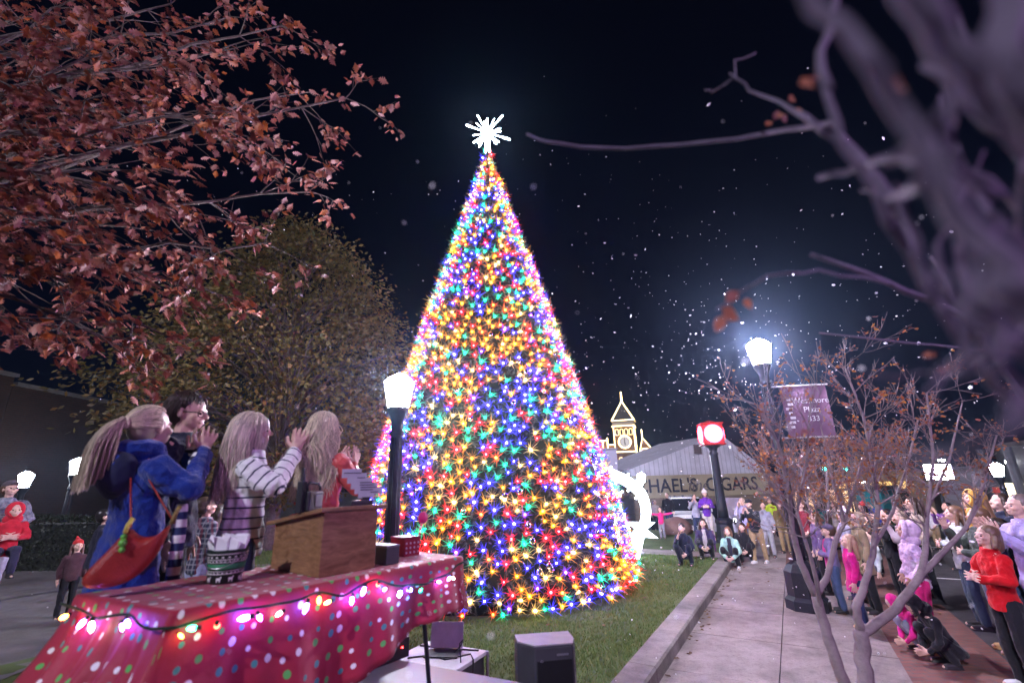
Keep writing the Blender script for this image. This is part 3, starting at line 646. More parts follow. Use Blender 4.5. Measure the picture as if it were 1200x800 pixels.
tag(mb.build('kerb', kerbm), kind='structure')
def lawn_f(s0, s1, t0, t1):
    def f(a, b):
        p = st(s0 + (s1 - s0) * a, t0 + (t1 - t0) * b); p.z = gz(p.x, p.y) + .012 * mnoise.noise((p.x * .9, p.y * .9, 0)); return p
    return f
sheet('lawn', lawn_f(-1, 14.9, -13, -2.09), 60, 50, soil)
sheet('lawn', lawn_f(15.9, 22.6, -14, -2.09), 30, 40, soil)
drape('path', 14.9, 15.9, -14, -1.75, .006, conc)
def terr(a, b):
    p = Vector((-18 + 13.3 * a, 1.5 + 9.4 * b, 0)); p.z = gz(p.x, p.y) + .012; return p
sheet('terrace', terr, 30, 20, pathm)
# stage
mb = MB(); poly = [(-3.12, 5.02), (1.62, 2.60), (.9, -2.4), (-3.0, -2.4)]
mb.prism(poly[::-1], STAGE - .14, STAGE, lambda u, v, d: Vector((u, v, d)))
stg = mb.build('stage_deck', stagem); tag(stg, 'low grey stage platform beneath the polka dot table', 'stage'); bevel(stg, .008)
mb = MB()
for (ax, ay), (bx, by) in zip(poly, poly[1:] + poly[:1]):
    a, b = Vector((ax, ay, 0)), Vector((bx, by, 0)); c = (Vector((-.8, 1.4, 0)) - (a + b) / 2).normalized() * .06
    mb.hull8([a + c, b + c, b + c * 1.4, a + c * 1.4] + [p + Vector((0, 0, STAGE - .145)) for p in (a + c, b + c, b + c * 1.4, a + c * 1.4)])
mb.build('skirt', cloth((.012, .012, .015)), stg)

# grass blades
def grass_blades():
    r = np.random.default_rng(3); V = []; F = []
    P = []
    while len(P) < 52000:
        u = r.random(); d = 2.6 + 13 * u ** 1.25; a = math.radians(r.uniform(-32, 42)); x, y = d * math.sin(a), d * math.cos(a)
        s, t = .5 * x + .866 * y, .866 * x - .5 * y
        if t > -2.12 or s > 14.85: continue
        if (x + .6) ** 2 + (y - 11.6) ** 2 < 3.1 ** 2: continue
        if x < 1.6 and y < 2.6 + (1.62 - x) * .51: continue
        P.append((x, y, d))
    for i, (x, y, d) in enumerate(P):
        z = gz(x, y); hh = r.uniform(.025, .06) * (1 + .5 * mnoise.noise((x, y, 3))); w = .0032 * (1 + d * .22); a = r.uniform(0, 2 * PI); lx, ly = r.normal(0, .022, 2)
        dx, dy = math.cos(a) * w, math.sin(a) * w; b = len(V)
        V += [(x - dx, y - dy, z - .005), (x + dx, y + dy, z - .005), (x + lx, y + ly, z + hh)]; F.append((b, b + 1, b + 2))
    me = bpy.data.meshes.new('grass'); me.from_pydata(V, [], F); me.materials.append(leafmat('grass_blade', [(.06, .115, .02), (.10, .17, .04), (.17, .19, .06), (.08, .15, .03)], .6, .3))
    tag(objm('grass', me), 'short mown green grass with dry patches on the lawn', 'grass', kind='stuff')
grass_blades()
mb = MB()
for i in range(150):
    if i < 85: s, t = rnd.uniform(2, 15), -1.74 + abs(rnd.gauss(0, .12)); z = .012
    elif i < 115: s, t = rnd.uniform(2, 15), rnd.uniform(-1.7, 3); z = .012
    else: s, t = rnd.uniform(4, 14), rnd.uniform(-6, -2.2); z = None
    p = st(s, t); p.z = z if z is not None else gz(p.x, p.y) + .04
    a = rnd.uniform(0, 6); l = rnd.uniform(.03, .06); c = [p + Vector((math.cos(a + q) * l * k, math.sin(a + q) * l * k, rnd.uniform(0, .02))) for q, k in ((0, 1), (.9, .5), (2, .6), (PI, .9), (4.2, .6), (5.4, .5))]
    mb.add(c, [tuple(range(6))])
tag(mb.build('fallen_leaves', leafmat('dead_leaf', [(.10, .05, .02), (.16, .09, .03), (.07, .035, .02)], .8, .1)), 'brown fallen leaves gathered along the kerb', 'leaves', kind='stuff')
mb = MB(); gp = lambda u, v: st(5.75 + v, .18 + u, 0)
for k in range(12):
    c = gp(.06 + k * .055, .22); mb.hull8([c + SD * a + TD * b + Vector((0, 0, z)) for z in (.009, .018) for a, b in ((-.16, -.03), (.16, .01), (.16, .035), (-.16, -.005))])
for a, b, l, w in ((0, .22, .02, .42), (.72, .22, .02, .42), (.36, .02, .74, .02), (.36, .42, .74, .02)):
    c = gp(a, b); mb.hull8([c + SD * x * w / 2 + TD * y * l / 2 + Vector((0, 0, z)) for z in (.008, .020) for x, y in ((-1, -1), (1, -1), (1, 1), (-1, 1))])
tag(mb.build('drain_grate', mat('cast_iron', (.05, .05, .055), .6, .6)), 'slotted metal drain grate set in the sidewalk', 'drain grate')

# ------------------------------------------------------------------ CHRISTMAS TREE
TB = gz(-.6, 9.0)
TX, TY, TR_, TH = -.6, 11.6, 3.32, 12.05
def cone_r(z):      # radius at height z above the tree's base
    k = z / (TH - TB); return max(.02, TR_ * (1 - k) * (1 + .05 * math.sin(PI * k)) * (1 if z > .35 else .93 + .2 * z) + .10 * (1 - k * .3) - .06)
def christmas_tree():
    root = thing('christmas_tree', 'giant cone shaped christmas tree covered with coloured lights on the lawn', 'christmas tree', (TX, TY, TB))
    HT = TH - TB; r = np.random.default_rng(11)
    V = []; F = []
    def samp(n):
        out = []
        while len(out) < n:
            z = r.random() * HT
            if r.random() < cone_r(z) / (TR_ + .1): out.append((z, r.random() * 2 * PI))
        return out
    for z, a in samp(14500):
        rad = cone_r(z) - r.random() * .22; ca, sa = math.cos(a), math.sin(a)
        o = np.array([ca * rad, sa * rad, max(z, .03)]); d = np.array([ca, sa, r.uniform(-.6, .6)]) + r.normal(0, .55, 3); d /= np.linalg.norm(d)
        L = r.uniform(.13, .25); u = np.cross(d, [0, 0, 1]); u /= np.linalg.norm(u) + 1e-9; v = np.cross(d, u)
        for k in range(16):
            q = (k + .5) / 16; an = k * 2.4; nd = (u * math.cos(an) + v * math.sin(an)) * .62 + d * .85; nl = r.uniform(.05, .085)
            p = o + d * L * q; w = np.cross(nd, d); w /= np.linalg.norm(w) + 1e-9; w = w * .0032; b = len(V)
            V += [tuple(p - w), tuple(p + w), tuple(p + nd * nl)]; F.append((b, b + 1, b + 2))
    me = bpy.data.meshes.new('foliage'); me.from_pydata(V, [], F)
    me.materials.append(leafmat('fir_needles', [(.045, .08, .045), (.075, .115, .065), (.10, .13, .09), (.12, .125, .095)], .42, .15)); objm('foliage', me, root)
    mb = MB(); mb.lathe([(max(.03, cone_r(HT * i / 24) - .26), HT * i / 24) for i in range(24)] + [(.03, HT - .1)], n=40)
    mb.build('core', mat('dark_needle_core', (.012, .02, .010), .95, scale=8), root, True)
    mb = MB(); mb.tube([(0, 0, 0), (0, 0, HT + .35)], .05, 8); mb.build('trunk', BLACKMETAL, root)
    cols = {'red': (1, .012, .02), 'blue': (.05, .04, 1), 'green': (.0, .85, .40), 'amber': (1, .40, .01), 'warm': (1, .68, .20), 'orange': (1, .14, .01), 'violet': (.22, .04, 1)}
    hot = {k: emit('hot_' + k, tuple(.005 + .995 * x for x in c), {'blue': 125, 'violet': 100, 'red': 70}.get(k, 38)) for k, c in cols.items()}
    shell = {k: emit('shell_' + k, c, {'blue': 3.2, 'violet': 2.6}.get(k, 1.8)) for k, c in cols.items()}
    halo_spike = {k: emit('halo_' + k, c, {'blue': 1.5, 'violet': 1.2, 'red': .9, 'warm': .55, 'amber': .75, 'green': .62}.get(k, .8)) for k, c in cols.items()}
    for q in halo_spike.values(): q.cycles.emission_sampling = 'NONE'
    keys = list(cols); wts = np.array([.20, .235, .19, .155, .13, .06, .03]); wts /= wts.sum()
    base = MB(); base.lathe([(.009, -.055), (.016, -.045), (.021, -.026), (.020, -.012), (.010, -.004)], n=7, mi=0); base.ell((0, 0, .018), (.0165, .0165, .024), 7, 5, mi=1)
    rb = random.Random(6)
    for k in range(58):          # glow halo round every bulb, shaped as thin emissive needles
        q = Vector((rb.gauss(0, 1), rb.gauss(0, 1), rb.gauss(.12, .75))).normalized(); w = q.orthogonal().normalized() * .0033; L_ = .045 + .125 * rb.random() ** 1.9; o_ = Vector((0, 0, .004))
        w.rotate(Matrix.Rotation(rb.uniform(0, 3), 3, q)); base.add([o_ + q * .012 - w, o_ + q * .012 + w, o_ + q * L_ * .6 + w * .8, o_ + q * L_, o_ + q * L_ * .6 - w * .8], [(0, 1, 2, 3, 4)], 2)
    bv = np.array(base.v); bf = base.f; bm = base.m
    bm_mesh = {k: base.mesh('bulb', [shell[k], hot[k], halo_spike[k]], True) for k in keys}
    pts = []; cell = {}; md = .138
    tries = 0
    while len(pts) < 3100 and tries < 90000:
        tries += 1
        (z, a), = samp(1)
        if z < .08 or z > HT - .04: continue
        rad = cone_r(z); p = np.array([math.cos(a) * rad, math.sin(a) * rad, z]); key = tuple((p // md).astype(int)); ok = True
        for i in (-1, 0, 1):
            for j in (-1, 0, 1):
                for k in (-1, 0, 1):
                    for q in cell.get((key[0] + i, key[1] + j, key[2] + k), ()):
                        if np.linalg.norm(q - p) < md: ok = False
        if not ok: continue
        cell.setdefault(key, []).append(p); pts.append((z, a, p))
    cam = np.array([-TX, -TY, EYE - TB])
    def vis(q):
        z, a, p = q; n = np.array([math.cos(a), math.sin(a), .28]); c = cam - p; dd = np.linalg.norm(c); return (n @ c) / dd / dd
    pts.sort(key=vis, reverse=True)
    V = []; F = []; M = []
    for i, (z, a, p) in enumerate(pts):
        cl = mnoise.noise((p[0] * .8, p[1] * .8, p[2] * .8)); k = keys[r.choice(len(keys), p=wts)]
        if r.random() < .25 and cl > .2: k = 'blue'
        elif r.random() < .3 and cl < -.2: k = 'amber'
        off = r.uniform(-.05, .06); d = Vector((math.cos(a), math.sin(a), r.uniform(-.2, .5))) + Vector(r.normal(0, .3, 3)); d.normalize()
        Rm = Vector((0, 0, 1)).rotation_difference(d); pos = Vector(p) + Vector((math.cos(a), math.sin(a), .2)) * off; sc = r.uniform(.9, 1.5)
        if i < 100:
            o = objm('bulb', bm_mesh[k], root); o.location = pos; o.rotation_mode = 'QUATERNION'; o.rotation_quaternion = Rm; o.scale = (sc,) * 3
        else:
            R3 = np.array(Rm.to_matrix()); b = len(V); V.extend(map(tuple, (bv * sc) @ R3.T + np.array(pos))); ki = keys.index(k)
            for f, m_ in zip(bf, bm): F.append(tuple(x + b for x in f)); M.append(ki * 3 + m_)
    me = bpy.data.meshes.new('small_bulbs'); me.from_pydata(V, [], F)
    for k in keys: me.materials.append(shell[k]); me.materials.append(hot[k]); me.materials.append(halo_spike[k])
    me.polygons.foreach_set('material_index', M); o = objm('small_bulbs', me, root); tag(o, kind='stuff')
    # thin cord that threads the lights round the cone
    mb = MB(); P = []
    for i in range(1400): z = .2 + (HT - .5) * i / 1400; a = i * .145; P.append((math.cos(a) * (cone_r(z) - .02), math.sin(a) * (cone_r(z) - .02), z))
    mb.tube(P, .006, 3, 0, False); mb.build('light_cord', cloth((.01, .03, .015), .5, 'cord'), root)
    gl = mat('silver_bauble', (.6, .62, .66), .08, 1.0, var=.02)
    mb = MB(); mb.ell((0, 0, 0), (.06, .06, .06), 14, 10); mb.lathe([(.016, .055), (.016, .075)], n=8); bme = mb.mesh('bauble', gl)
    for i in range(60):
        a = -PI / 2 + r.uniform(-1.4, 1.4); z = r.random() ** 1.3 * HT * .85 + .2; o = objm('bauble', bme, root); rad = cone_r(z) + .02
        o.location = (math.cos(a) * rad, math.sin(a) * rad, z)
    # star topper: a thing of its own on the tree tip
    star = thing('star_topper', 'bright white many pointed star on the christmas tree tip', 'star topper', (TX, TY, TH + .30))
    lb = emit('star_led', (.72, .88, 1.0), 60); mb = MB(); mb.ell((0, 0, .35), (.10, .10, .10), 10, 8)
    mb.tube([(0, 0, -.35), (0, 0, .3)], [.09, .05], 8)
    arms = [(90, .46, .055), (48, .56, .055), (150, .58, .065), (-22, .58, .06), (214, .40, .055), (-62, .45, .045), (248, .50, .05), (118, .48, .04), (70, .50, .028), (180, .34, .04), (10, .33, .035), (-90, .42, .07), (30, .36, .03), (-40, .36, .03), (232, .36, .03), (135, .36, .03)]
    for ang, L, w in arms:
        L *= 1.32; w *= .50
        a = math.radians(ang); dy = rnd.uniform(-.25, .25); e = Vector((math.cos(a) * L, dy * L, .35 + math.sin(a) * L)); c = Vector((0, 0, .35))
        mb.tube([c, c.lerp(e, .55), c.lerp(e, .9), e], [w * .7, w * .42, w * .95, w * .5], 7)
    for k in range(8):
        a = k * PI / 4 + .3; e = Vector((math.cos(a) * .10, math.sin(a) * .42, .35 + .1 * math.cos(3 * a))); mb.tube([(0, 0, .35), e], [.05, .03], 6)
    mb.build('rays', lb, star, True)
    mb = MB()
    mb.tube([(0, 0, -.6), (0, 0, -.3)], .05, 8); mb.build('mount', BLACKMETAL, star)
christmas_tree()

# ------------------------------------------------------------------ LAMP POSTS
def lamp(label, p, H, glass, k=1.0, heavy=False, group='street lamps round the square', point=None):
    root = thing('street_lamp', label, 'street lamp', p, rnd.uniform(0, 1), group)
    pr = .075 * k; b = MB()
    if heavy: b.lathe([(.36, 0), (.36, .16), (.30, .22), (.30, .62), (.22, .74), (.13, .80)], n=8)
    else: b.lathe([(.22, 0), (.22, .12), (.17, .16), (.15, .55), (.12, .62), (.13, .66), (.10, .70)], n=16)
    b.build('base', BLACKMETAL, root, not heavy)
    lh = .43 * k; z0 = H - lh - .12; b = MB(); n = 16; q = []
    prof = [(pr * 1.25, .66), (pr * 1.2, 1.2), (pr, z0 - .5), (pr * .98, z0 - .42), (pr * 1.3, z0 - .40), (pr * 1.3, z0 - .36), (pr * 1.0, z0 - .33), (pr * 1.1, z0 - .2), (pr * 1.9, z0 - .05), (pr * 2.0, z0)]
    b.lathe(prof, n=20)
    for j in range(10):      # flutes
        a = 2 * PI * j / 10; b.tube([(math.cos(a) * pr * 1.18, math.sin(a) * pr * 1.18, .68), (math.cos(a) * pr * .97, math.sin(a) * pr * .97, z0 - .45)], .012 * k, 4)
    b.build('post', BLACKMETAL, root, True)
    b = MB(); b.lathe([(.135 * k, z0 + .005), (.20 * k, z0 + lh * .82), (.205 * k, z0 + lh * .86), (.15 * k, z0 + lh), (.05 * k, z0 + lh + .06)], n=8); b.build('lantern_glass', glass, root)
    b = MB()
    for j in range(8):
        a = 2 * PI * j / 8; c, s = math.cos(a), math.sin(a); b.tube([(c * .137 * k, s * .137 * k, z0), (c * .204 * k, s * .204 * k, z0 + lh * .84)], .013 * k, 4)
    b.lathe([(.15 * k, z0 - .02), (.15 * k, z0 + .012)], n=16); b.build('lantern_frame', BLACKMETAL, root)
    b = MB(); b.lathe([(.03, z0 + lh + .062), (.03, z0 + lh + .09), (.012, z0 + lh + .12)], n=10); b.build('finial', BLACKMETAL, root, True)
    return root
LA = at(463, 600, 7.0); LA = Vector((LA.x - .03, 7.0, gz(LA.x, 7.0)))
lamp('black fluted lamp post with lit lantern standing before the left side of the christmas tree', LA, 4.03 - LA.z, LAMPGLASS, 1.12)
LB = Vector((5.20, 9.25, 0))
lb_ = lamp('tall lamp post with blazing lantern and a banner behind the crape myrtle', LB, 5.12, LAMPGLASS_BRIGHT, 1.15, heavy=True)
p = at(95, 552, 14); lamp('lit lamp post in front of the brick wall, nearer the olive tree', Vector((p.x - .15, 14, .45)), 3.38 - .45, LAMPGLASS_FAR, 1.0)
p = at(35, 562, 15); lamp('lit lamp post in front of the brick wall, nearer the man in camouflage', Vector((p.x - .15, 15, .45)), 3.08 - .45, LAMPGLASS_FAR, 1.0)
p = at(752, 563, 24); lamp('small distant lamp post glowing just above the lit arch', Vector((p.x, 24, gz(p.x, 24))), 2.65 - gz(p.x, 24), LAMPGLASS, .95)
p = at(1168, 549, 16); lamp('lamp post shining above the lilac jacket woman by the pale building', Vector((p.x, 16, 0)), p.z + .25, LAMPGLASS_FAR, .9)
lamp('added out of view lamp post with violet lantern for purple light of unseen source', Vector((5.4, -.9, 0)), 5.1, ADDED_VIOLET_GLASS, 1.15, heavy=True)  # unseen lamp added in place of the purple stage light behind the viewer

# banner on the right lamp
ban = thing('street_banner', 'mauve street banner with white lettering hung from the tall lamp post', 'banner', LB, math.radians(-8))
mb = MB(); fabric = mat('banner_fabric', (.16, .08, .14), .75, col2=(.21, .11, .18), scale=5, bump=.2, bscale=120)
W_, Zt, Zb = .86, 4.02, 3.02; nx, nz_ = 14, 14; vs = []; fs = []
for sgn in (0, 1):
    for j in range(nz_ + 1):
        for i in range(nx + 1): vs.append((.25 + W_ * i / nx, (.004 if sgn else 0) + .025 * math.sin(i * .7) * math.sin(PI * j / nz_), Zb + (Zt - Zb) * j / nz_))
m_ = (nx + 1) * (nz_ + 1)
for sgn in (0, 1):
    for j in range(nz_):
        for i in range(nx):
            q = (j * (nx + 1) + i + sgn * m_, j * (nx + 1) + i + 1 + sgn * m_, (j + 1) * (nx + 1) + i + 1 + sgn * m_, (j + 1) * (nx + 1) + i + sgn * m_); fs.append(q if not sgn else q[::-1])
mb.add(vs, fs); mb.build('banner_cloth', fabric, ban, True)
mb = MB()
for z in (Zt + .015, Zb - .015): mb.tube([(.04, 0.002, z), (.25 + W_ + .05, .002, z)], .017, 8)
mb.build('banner_arm', mat('pale_metal', (.6, .6, .62), .4, .6), ban)
wm = mat('white_print', (.72, .70, .74), .7)
for i, (tx, sz, z) in enumerate((('Westmore', .155, 3.72), ('Plaza', .16, 3.54), ('333', .15, 3.36))):
    o = objm('lettering', text_mesh(tx, sz, wm, .003), ban); o.rotation_euler = (PI / 2, 0, 0); o.location = (.76, -.032, z)
mb = MB()
for i in range(7): mb.box((.36 + .02 * math.sin(i * 2), -.030, 3.75 - i * .09), (.07 + .03 * (i % 3), .004, .05), 0)
mb.build('emblem', wm, ban)

# ------------------------------------------------------------------ STREET CLOCK
CP = onz(853, 641, 0); CP.z = 0
ck = thing('street_clock', 'black post clock with a glowing red dial box by the sidewalk', 'street clock', CP, math.radians(-8))
mb = MB(); mb.lathe([(.36, 0), (.36, .18), (.30, .24), (.27, .75), (.30, .80), (.30, .88), (.20, .95)], n=8); mb.build('base', BLACKMETAL, ck)
mb = MB(); mb.lathe([(.185, .94), (.165, 1.3), (.135, 3.05), (.15, 3.08), (.15, 3.14), (.12, 3.18), (.16, 3.30), (.28, 3.37), (.28, 3.40)], n=16); mb.build('post', BLACKMETAL, ck, True)
redhouse = mat('red_lacquer', (.28, .012, .015), .4)
CZ = 3.80
mb = MB(); mb.box((0, 0, CZ), (.70, .70, .72)); mb.box((0, 0, CZ - .375), (.78, .78, .05)); mb.box((0, 0, CZ + .375), (.78, .78, .05)); mb.lathe([(.30, CZ + .40), (.12, CZ + .47), (.05, CZ + .5)], n=12); ho = mb.build('housing', redhouse, ck); bevel(ho, .02)
dial = emit('lit_dial', (1, .42, .40), 9); neon = emit('red_neon', (1, .02, .04), 30)
for k in range(4):
    Rz = Matrix.Rotation(k * PI / 2, 3, 'Z') @ Matrix.Rotation(PI / 2, 3, 'X')
    mb = MB(); mb.lathe([(.27, .352), (.27, .366), (.02, .370)], (0, 0, CZ), 32, M=Rz); d_ = mb.build('dial', dial, ck)
    mb = MB(); mb.tube([Vector((0, 0, CZ)) + Rz @ Vector((.305 * math.cos(a), .305 * math.sin(a), .365)) for a in [2 * PI * i / 32 for i in range(33)]], .022, 6); mb.build('neon_ring', neon, ck, True)
    mb = MB()
    for L, a, w in ((.15, .5, .03), (.21, 1.9, .022)): mb.tube([Vector((0, 0, CZ)) + Rz @ Vector((0, 0, .377)), Vector((0, 0, CZ)) + Rz @ Vector((math.cos(a) * L, math.sin(a) * L, .377))], w * .6, 5)
    for q in range(12):
        a = q * PI / 6; mb.tube([Vector((0, 0, CZ)) + Rz @ Vector((math.cos(a) * .21, math.sin(a) * .21, .372)), Vector((0, 0, CZ)) + Rz @ Vector((math.cos(a) * .25, math.sin(a) * .25, .372))], .010, 4)
    mb.build('clock_hands', cloth((.20, .01, .015), .6, 'paint'), d_)

# ------------------------------------------------------------------ LIGHT SCULPTURES
def light_arch():
    root = thing('light_arch', 'curved white light sculpture with a star at its foot on the lawn', 'light sculpture', Vector((3.25, 14.1, gz(3.25, 14.1))))
    z0 = gz(3.25, 14.1); loc = Vector((3.25, 14.1, z0)); P = [at(*q) - loc for q in ((742, 656, 14.1), (750, 628, 14.1), (757, 602, 14.1), (752, 580, 14.1), (738, 566, 14.1), (718, 556, 14.1), (695, 552, 14.1))]
    wd = [.12, .07, .09, .11, .12, .12, .12]; mb = MB(); fr = MB(); r = random.Random(4)
    def sp(t):
        i = min(int(t), len(P) - 2); f = t - i; p0, p1, p2, p3 = P[max(i - 1, 0)], P[i], P[i + 1], P[min(i + 2, len(P) - 1)]
        return .5 * (2 * p1 + (p2 - p0) * f + (2 * p0 - 5 * p1 + 4 * p2 - p3) * f * f + (3 * p1 - p0 - 3 * p2 + p3) * f ** 3), wd[i] + (wd[i + 1] - wd[i]) * f
    N = 70; rails = [[], [], [], []]
    for i in range(N + 1):
        t = (len(P) - 1) * i / N; c, w = sp(t); c2, _ = sp(min(t + .02, len(P) - 1.001)); c1, _ = sp(max(t - .02, 0)); tn = (c2 - c1).normalized(); nr = Vector((tn.z, 0, -tn.x)).normalized()
        for k, (a, b) in enumerate(((1, 1), (-1, 1), (-1, -1), (1, -1))): rails[k].append(c + nr * w * a + Vector((0, .10 * b, 0)))
        for q in range(9): mb.ell(c + nr * w * (-1 + 2 * q / 8) + Vector((0, r.uniform(-.14, .14), 0)) + tn * r.uniform(-.03, .03), (.017,) * 3, 6, 4)
        if i % 5 == 0 and i > 30:
            e = c + nr * (w + .08) * (-1 if i % 2 else 1); mb.ell(e, (.035,) * 3, 6, 4)
    for q in rails: fr.tube(q, .022, 5)
    for i in range(0, N + 1, 3): fr.tube([rails[0][i], rails[1][i], rails[2][i], rails[3][i]], .014, 4)
    fr.build('frame', emit('rope_light', (.8, .9, 1), 8), root, True); o = mb.build('bulbs', emit('arch_led', (.78, .88, 1), 22), root, True); tag(o, kind='stuff')
    mb = MB(); c = at(751, 620, 13.9) - loc
    pts = []
    for k in range(8): a = k * PI / 4 + PI / 8; pts.append((math.cos(a) * (.60 if k in (0, 3, 4, 7) else .28), math.sin(a) * (.42 if k in (0, 3, 4, 7) else .12)))
    pl = []
    for a, rr_ in ((20, .55), (0, .20), (-24, .62), (-60, .25), (-90, .22), (-120, .25), (-156, .50), (180, .20), (155, .52), (120, .24), (90, .20), (60, .24)): a = math.radians(a); pl.append((math.cos(a) * rr_ * .8, math.sin(a) * rr_ * .95))
    mb.prism(pl, -.04, .04, lambda u, v, d: c + Vector((u, d, v))); mb.build('star', emit('star_panel', (.8, .9, 1), 5), root)
light_arch()
def light_figure():
    q = at(726, 622, 17.5); q.z = gz(q.x, q.y); root = thing('light_figure', 'slim branching white light figure half hidden behind the christmas tree edge', 'light sculpture', q)
    mb = MB(); r = random.Random(9)
    for P in ([(0, 0, 0), (-.12, 0, .9), (-.05, 0, 1.9)], [(.45, 0, 0), (.20, 0, .9), (-.05, 0, 1.6)], [(-.5, 0, .85), (-.1, 0, 1.0), (.2, 0, .95)], [(-.05, 0, 1.5), (.25, 0, 1.75)], [(-.05, 0, 1.4), (-.4, 0, 1.6)], [(0, .3, 0), (-.08, .1, 1.0)]):
        P = [Vector(x) for x in P]; mb.tube(P, .03, 6)
        for a, b in zip(P, P[1:]):
            for k in range(int((b - a).length / .07)): mb.ell(a.lerp(b, k / ((b - a).length / .07)) + Vector((r.uniform(-.08, .08), r.uniform(-.08, .08), 0)), (.036,) * 3, 6, 4)
    mb.build('light_frame', emit('figure_led', (.78, .88, 1), 26), root, True)
light_figure()

# ------------------------------------------------------------------ TABLE AND WHAT IS ON IT
def polka():
    m, t, N, L, B = nt('polka_dot_cloth'); B.inputs['Roughness'].default_value = .62; B.inputs['Sheen Weight'].default_value = .2
    uv = N.new('ShaderNodeTexCoord'); vo = N.new('ShaderNodeTexVoronoi'); vo.voronoi_dimensions = '2D'; vo.inputs['Scale'].default_value = 13.5; vo.inputs['Randomness'].default_value = .55
    L.new(uv.outputs['UV'], vo.inputs['Vector'])
    sp = N.new('ShaderNodeSeparateColor'); L.new(vo.outputs['Color'], sp.inputs[0])
    rp = N.new('ShaderNodeValToRGB'); rp.color_ramp.interpolation = 'CONSTANT'; e = rp.color_ramp.elements
    e[0].color = (.80, .78, .76, 1); e[1].position = .42; e[1].color = (.09, .42, .08, 1); x = e.new(.76); x.color = (.05, .25, .22, 1)
    L.new(sp.outputs[0], rp.inputs['Fac'])
    mr = N.new('ShaderNodeMapRange'); mr.inputs[1].default_value = 0; mr.inputs[2].default_value = 1; mr.inputs[3].default_value = .13; mr.inputs[4].default_value = .215; L.new(sp.outputs[1], mr.inputs[0])
    lt = N.new('ShaderNodeMath'); lt.operation = 'LESS_THAN'; L.new(vo.outputs['Distance'], lt.inputs[0]); L.new(mr.outputs[0], lt.inputs[1])
    nz = N.new('ShaderNodeTexNoise'); nz.inputs['Scale'].default_value = 5; L.new(uv.outputs['UV'], nz.inputs['Vector'])
    r2 = N.new('ShaderNodeValToRGB'); r2.color_ramp.elements[0].color = (.26, .003, .022, 1); r2.color_ramp.elements[1].color = (.37, .007, .038, 1); L.new(nz.outputs['Fac'], r2.inputs['Fac'])
    mx = N.new('ShaderNodeMixRGB'); L.new(lt.outputs[0], mx.inputs[0]); L.new(r2.outputs[0], mx.inputs[1]); L.new(rp.outputs[0], mx.inputs[2]); L.new(mx.outputs[0], B.inputs['Base Color'])
    n2 = N.new('ShaderNodeTexNoise'); n2.inputs['Scale'].default_value = 9; n2.inputs['Detail'].default_value = 5; L.new(uv.outputs['UV'], n2.inputs['Vector'])
    bp = N.new('ShaderNodeBump'); bp.inputs['Strength'].default_value = .35; bp.inputs['Distance'].default_value = .03; L.new(n2.outputs['Fac'], bp.inputs['Height']); L.new(bp.outputs['Normal'], B.inputs['Normal'])
    return m
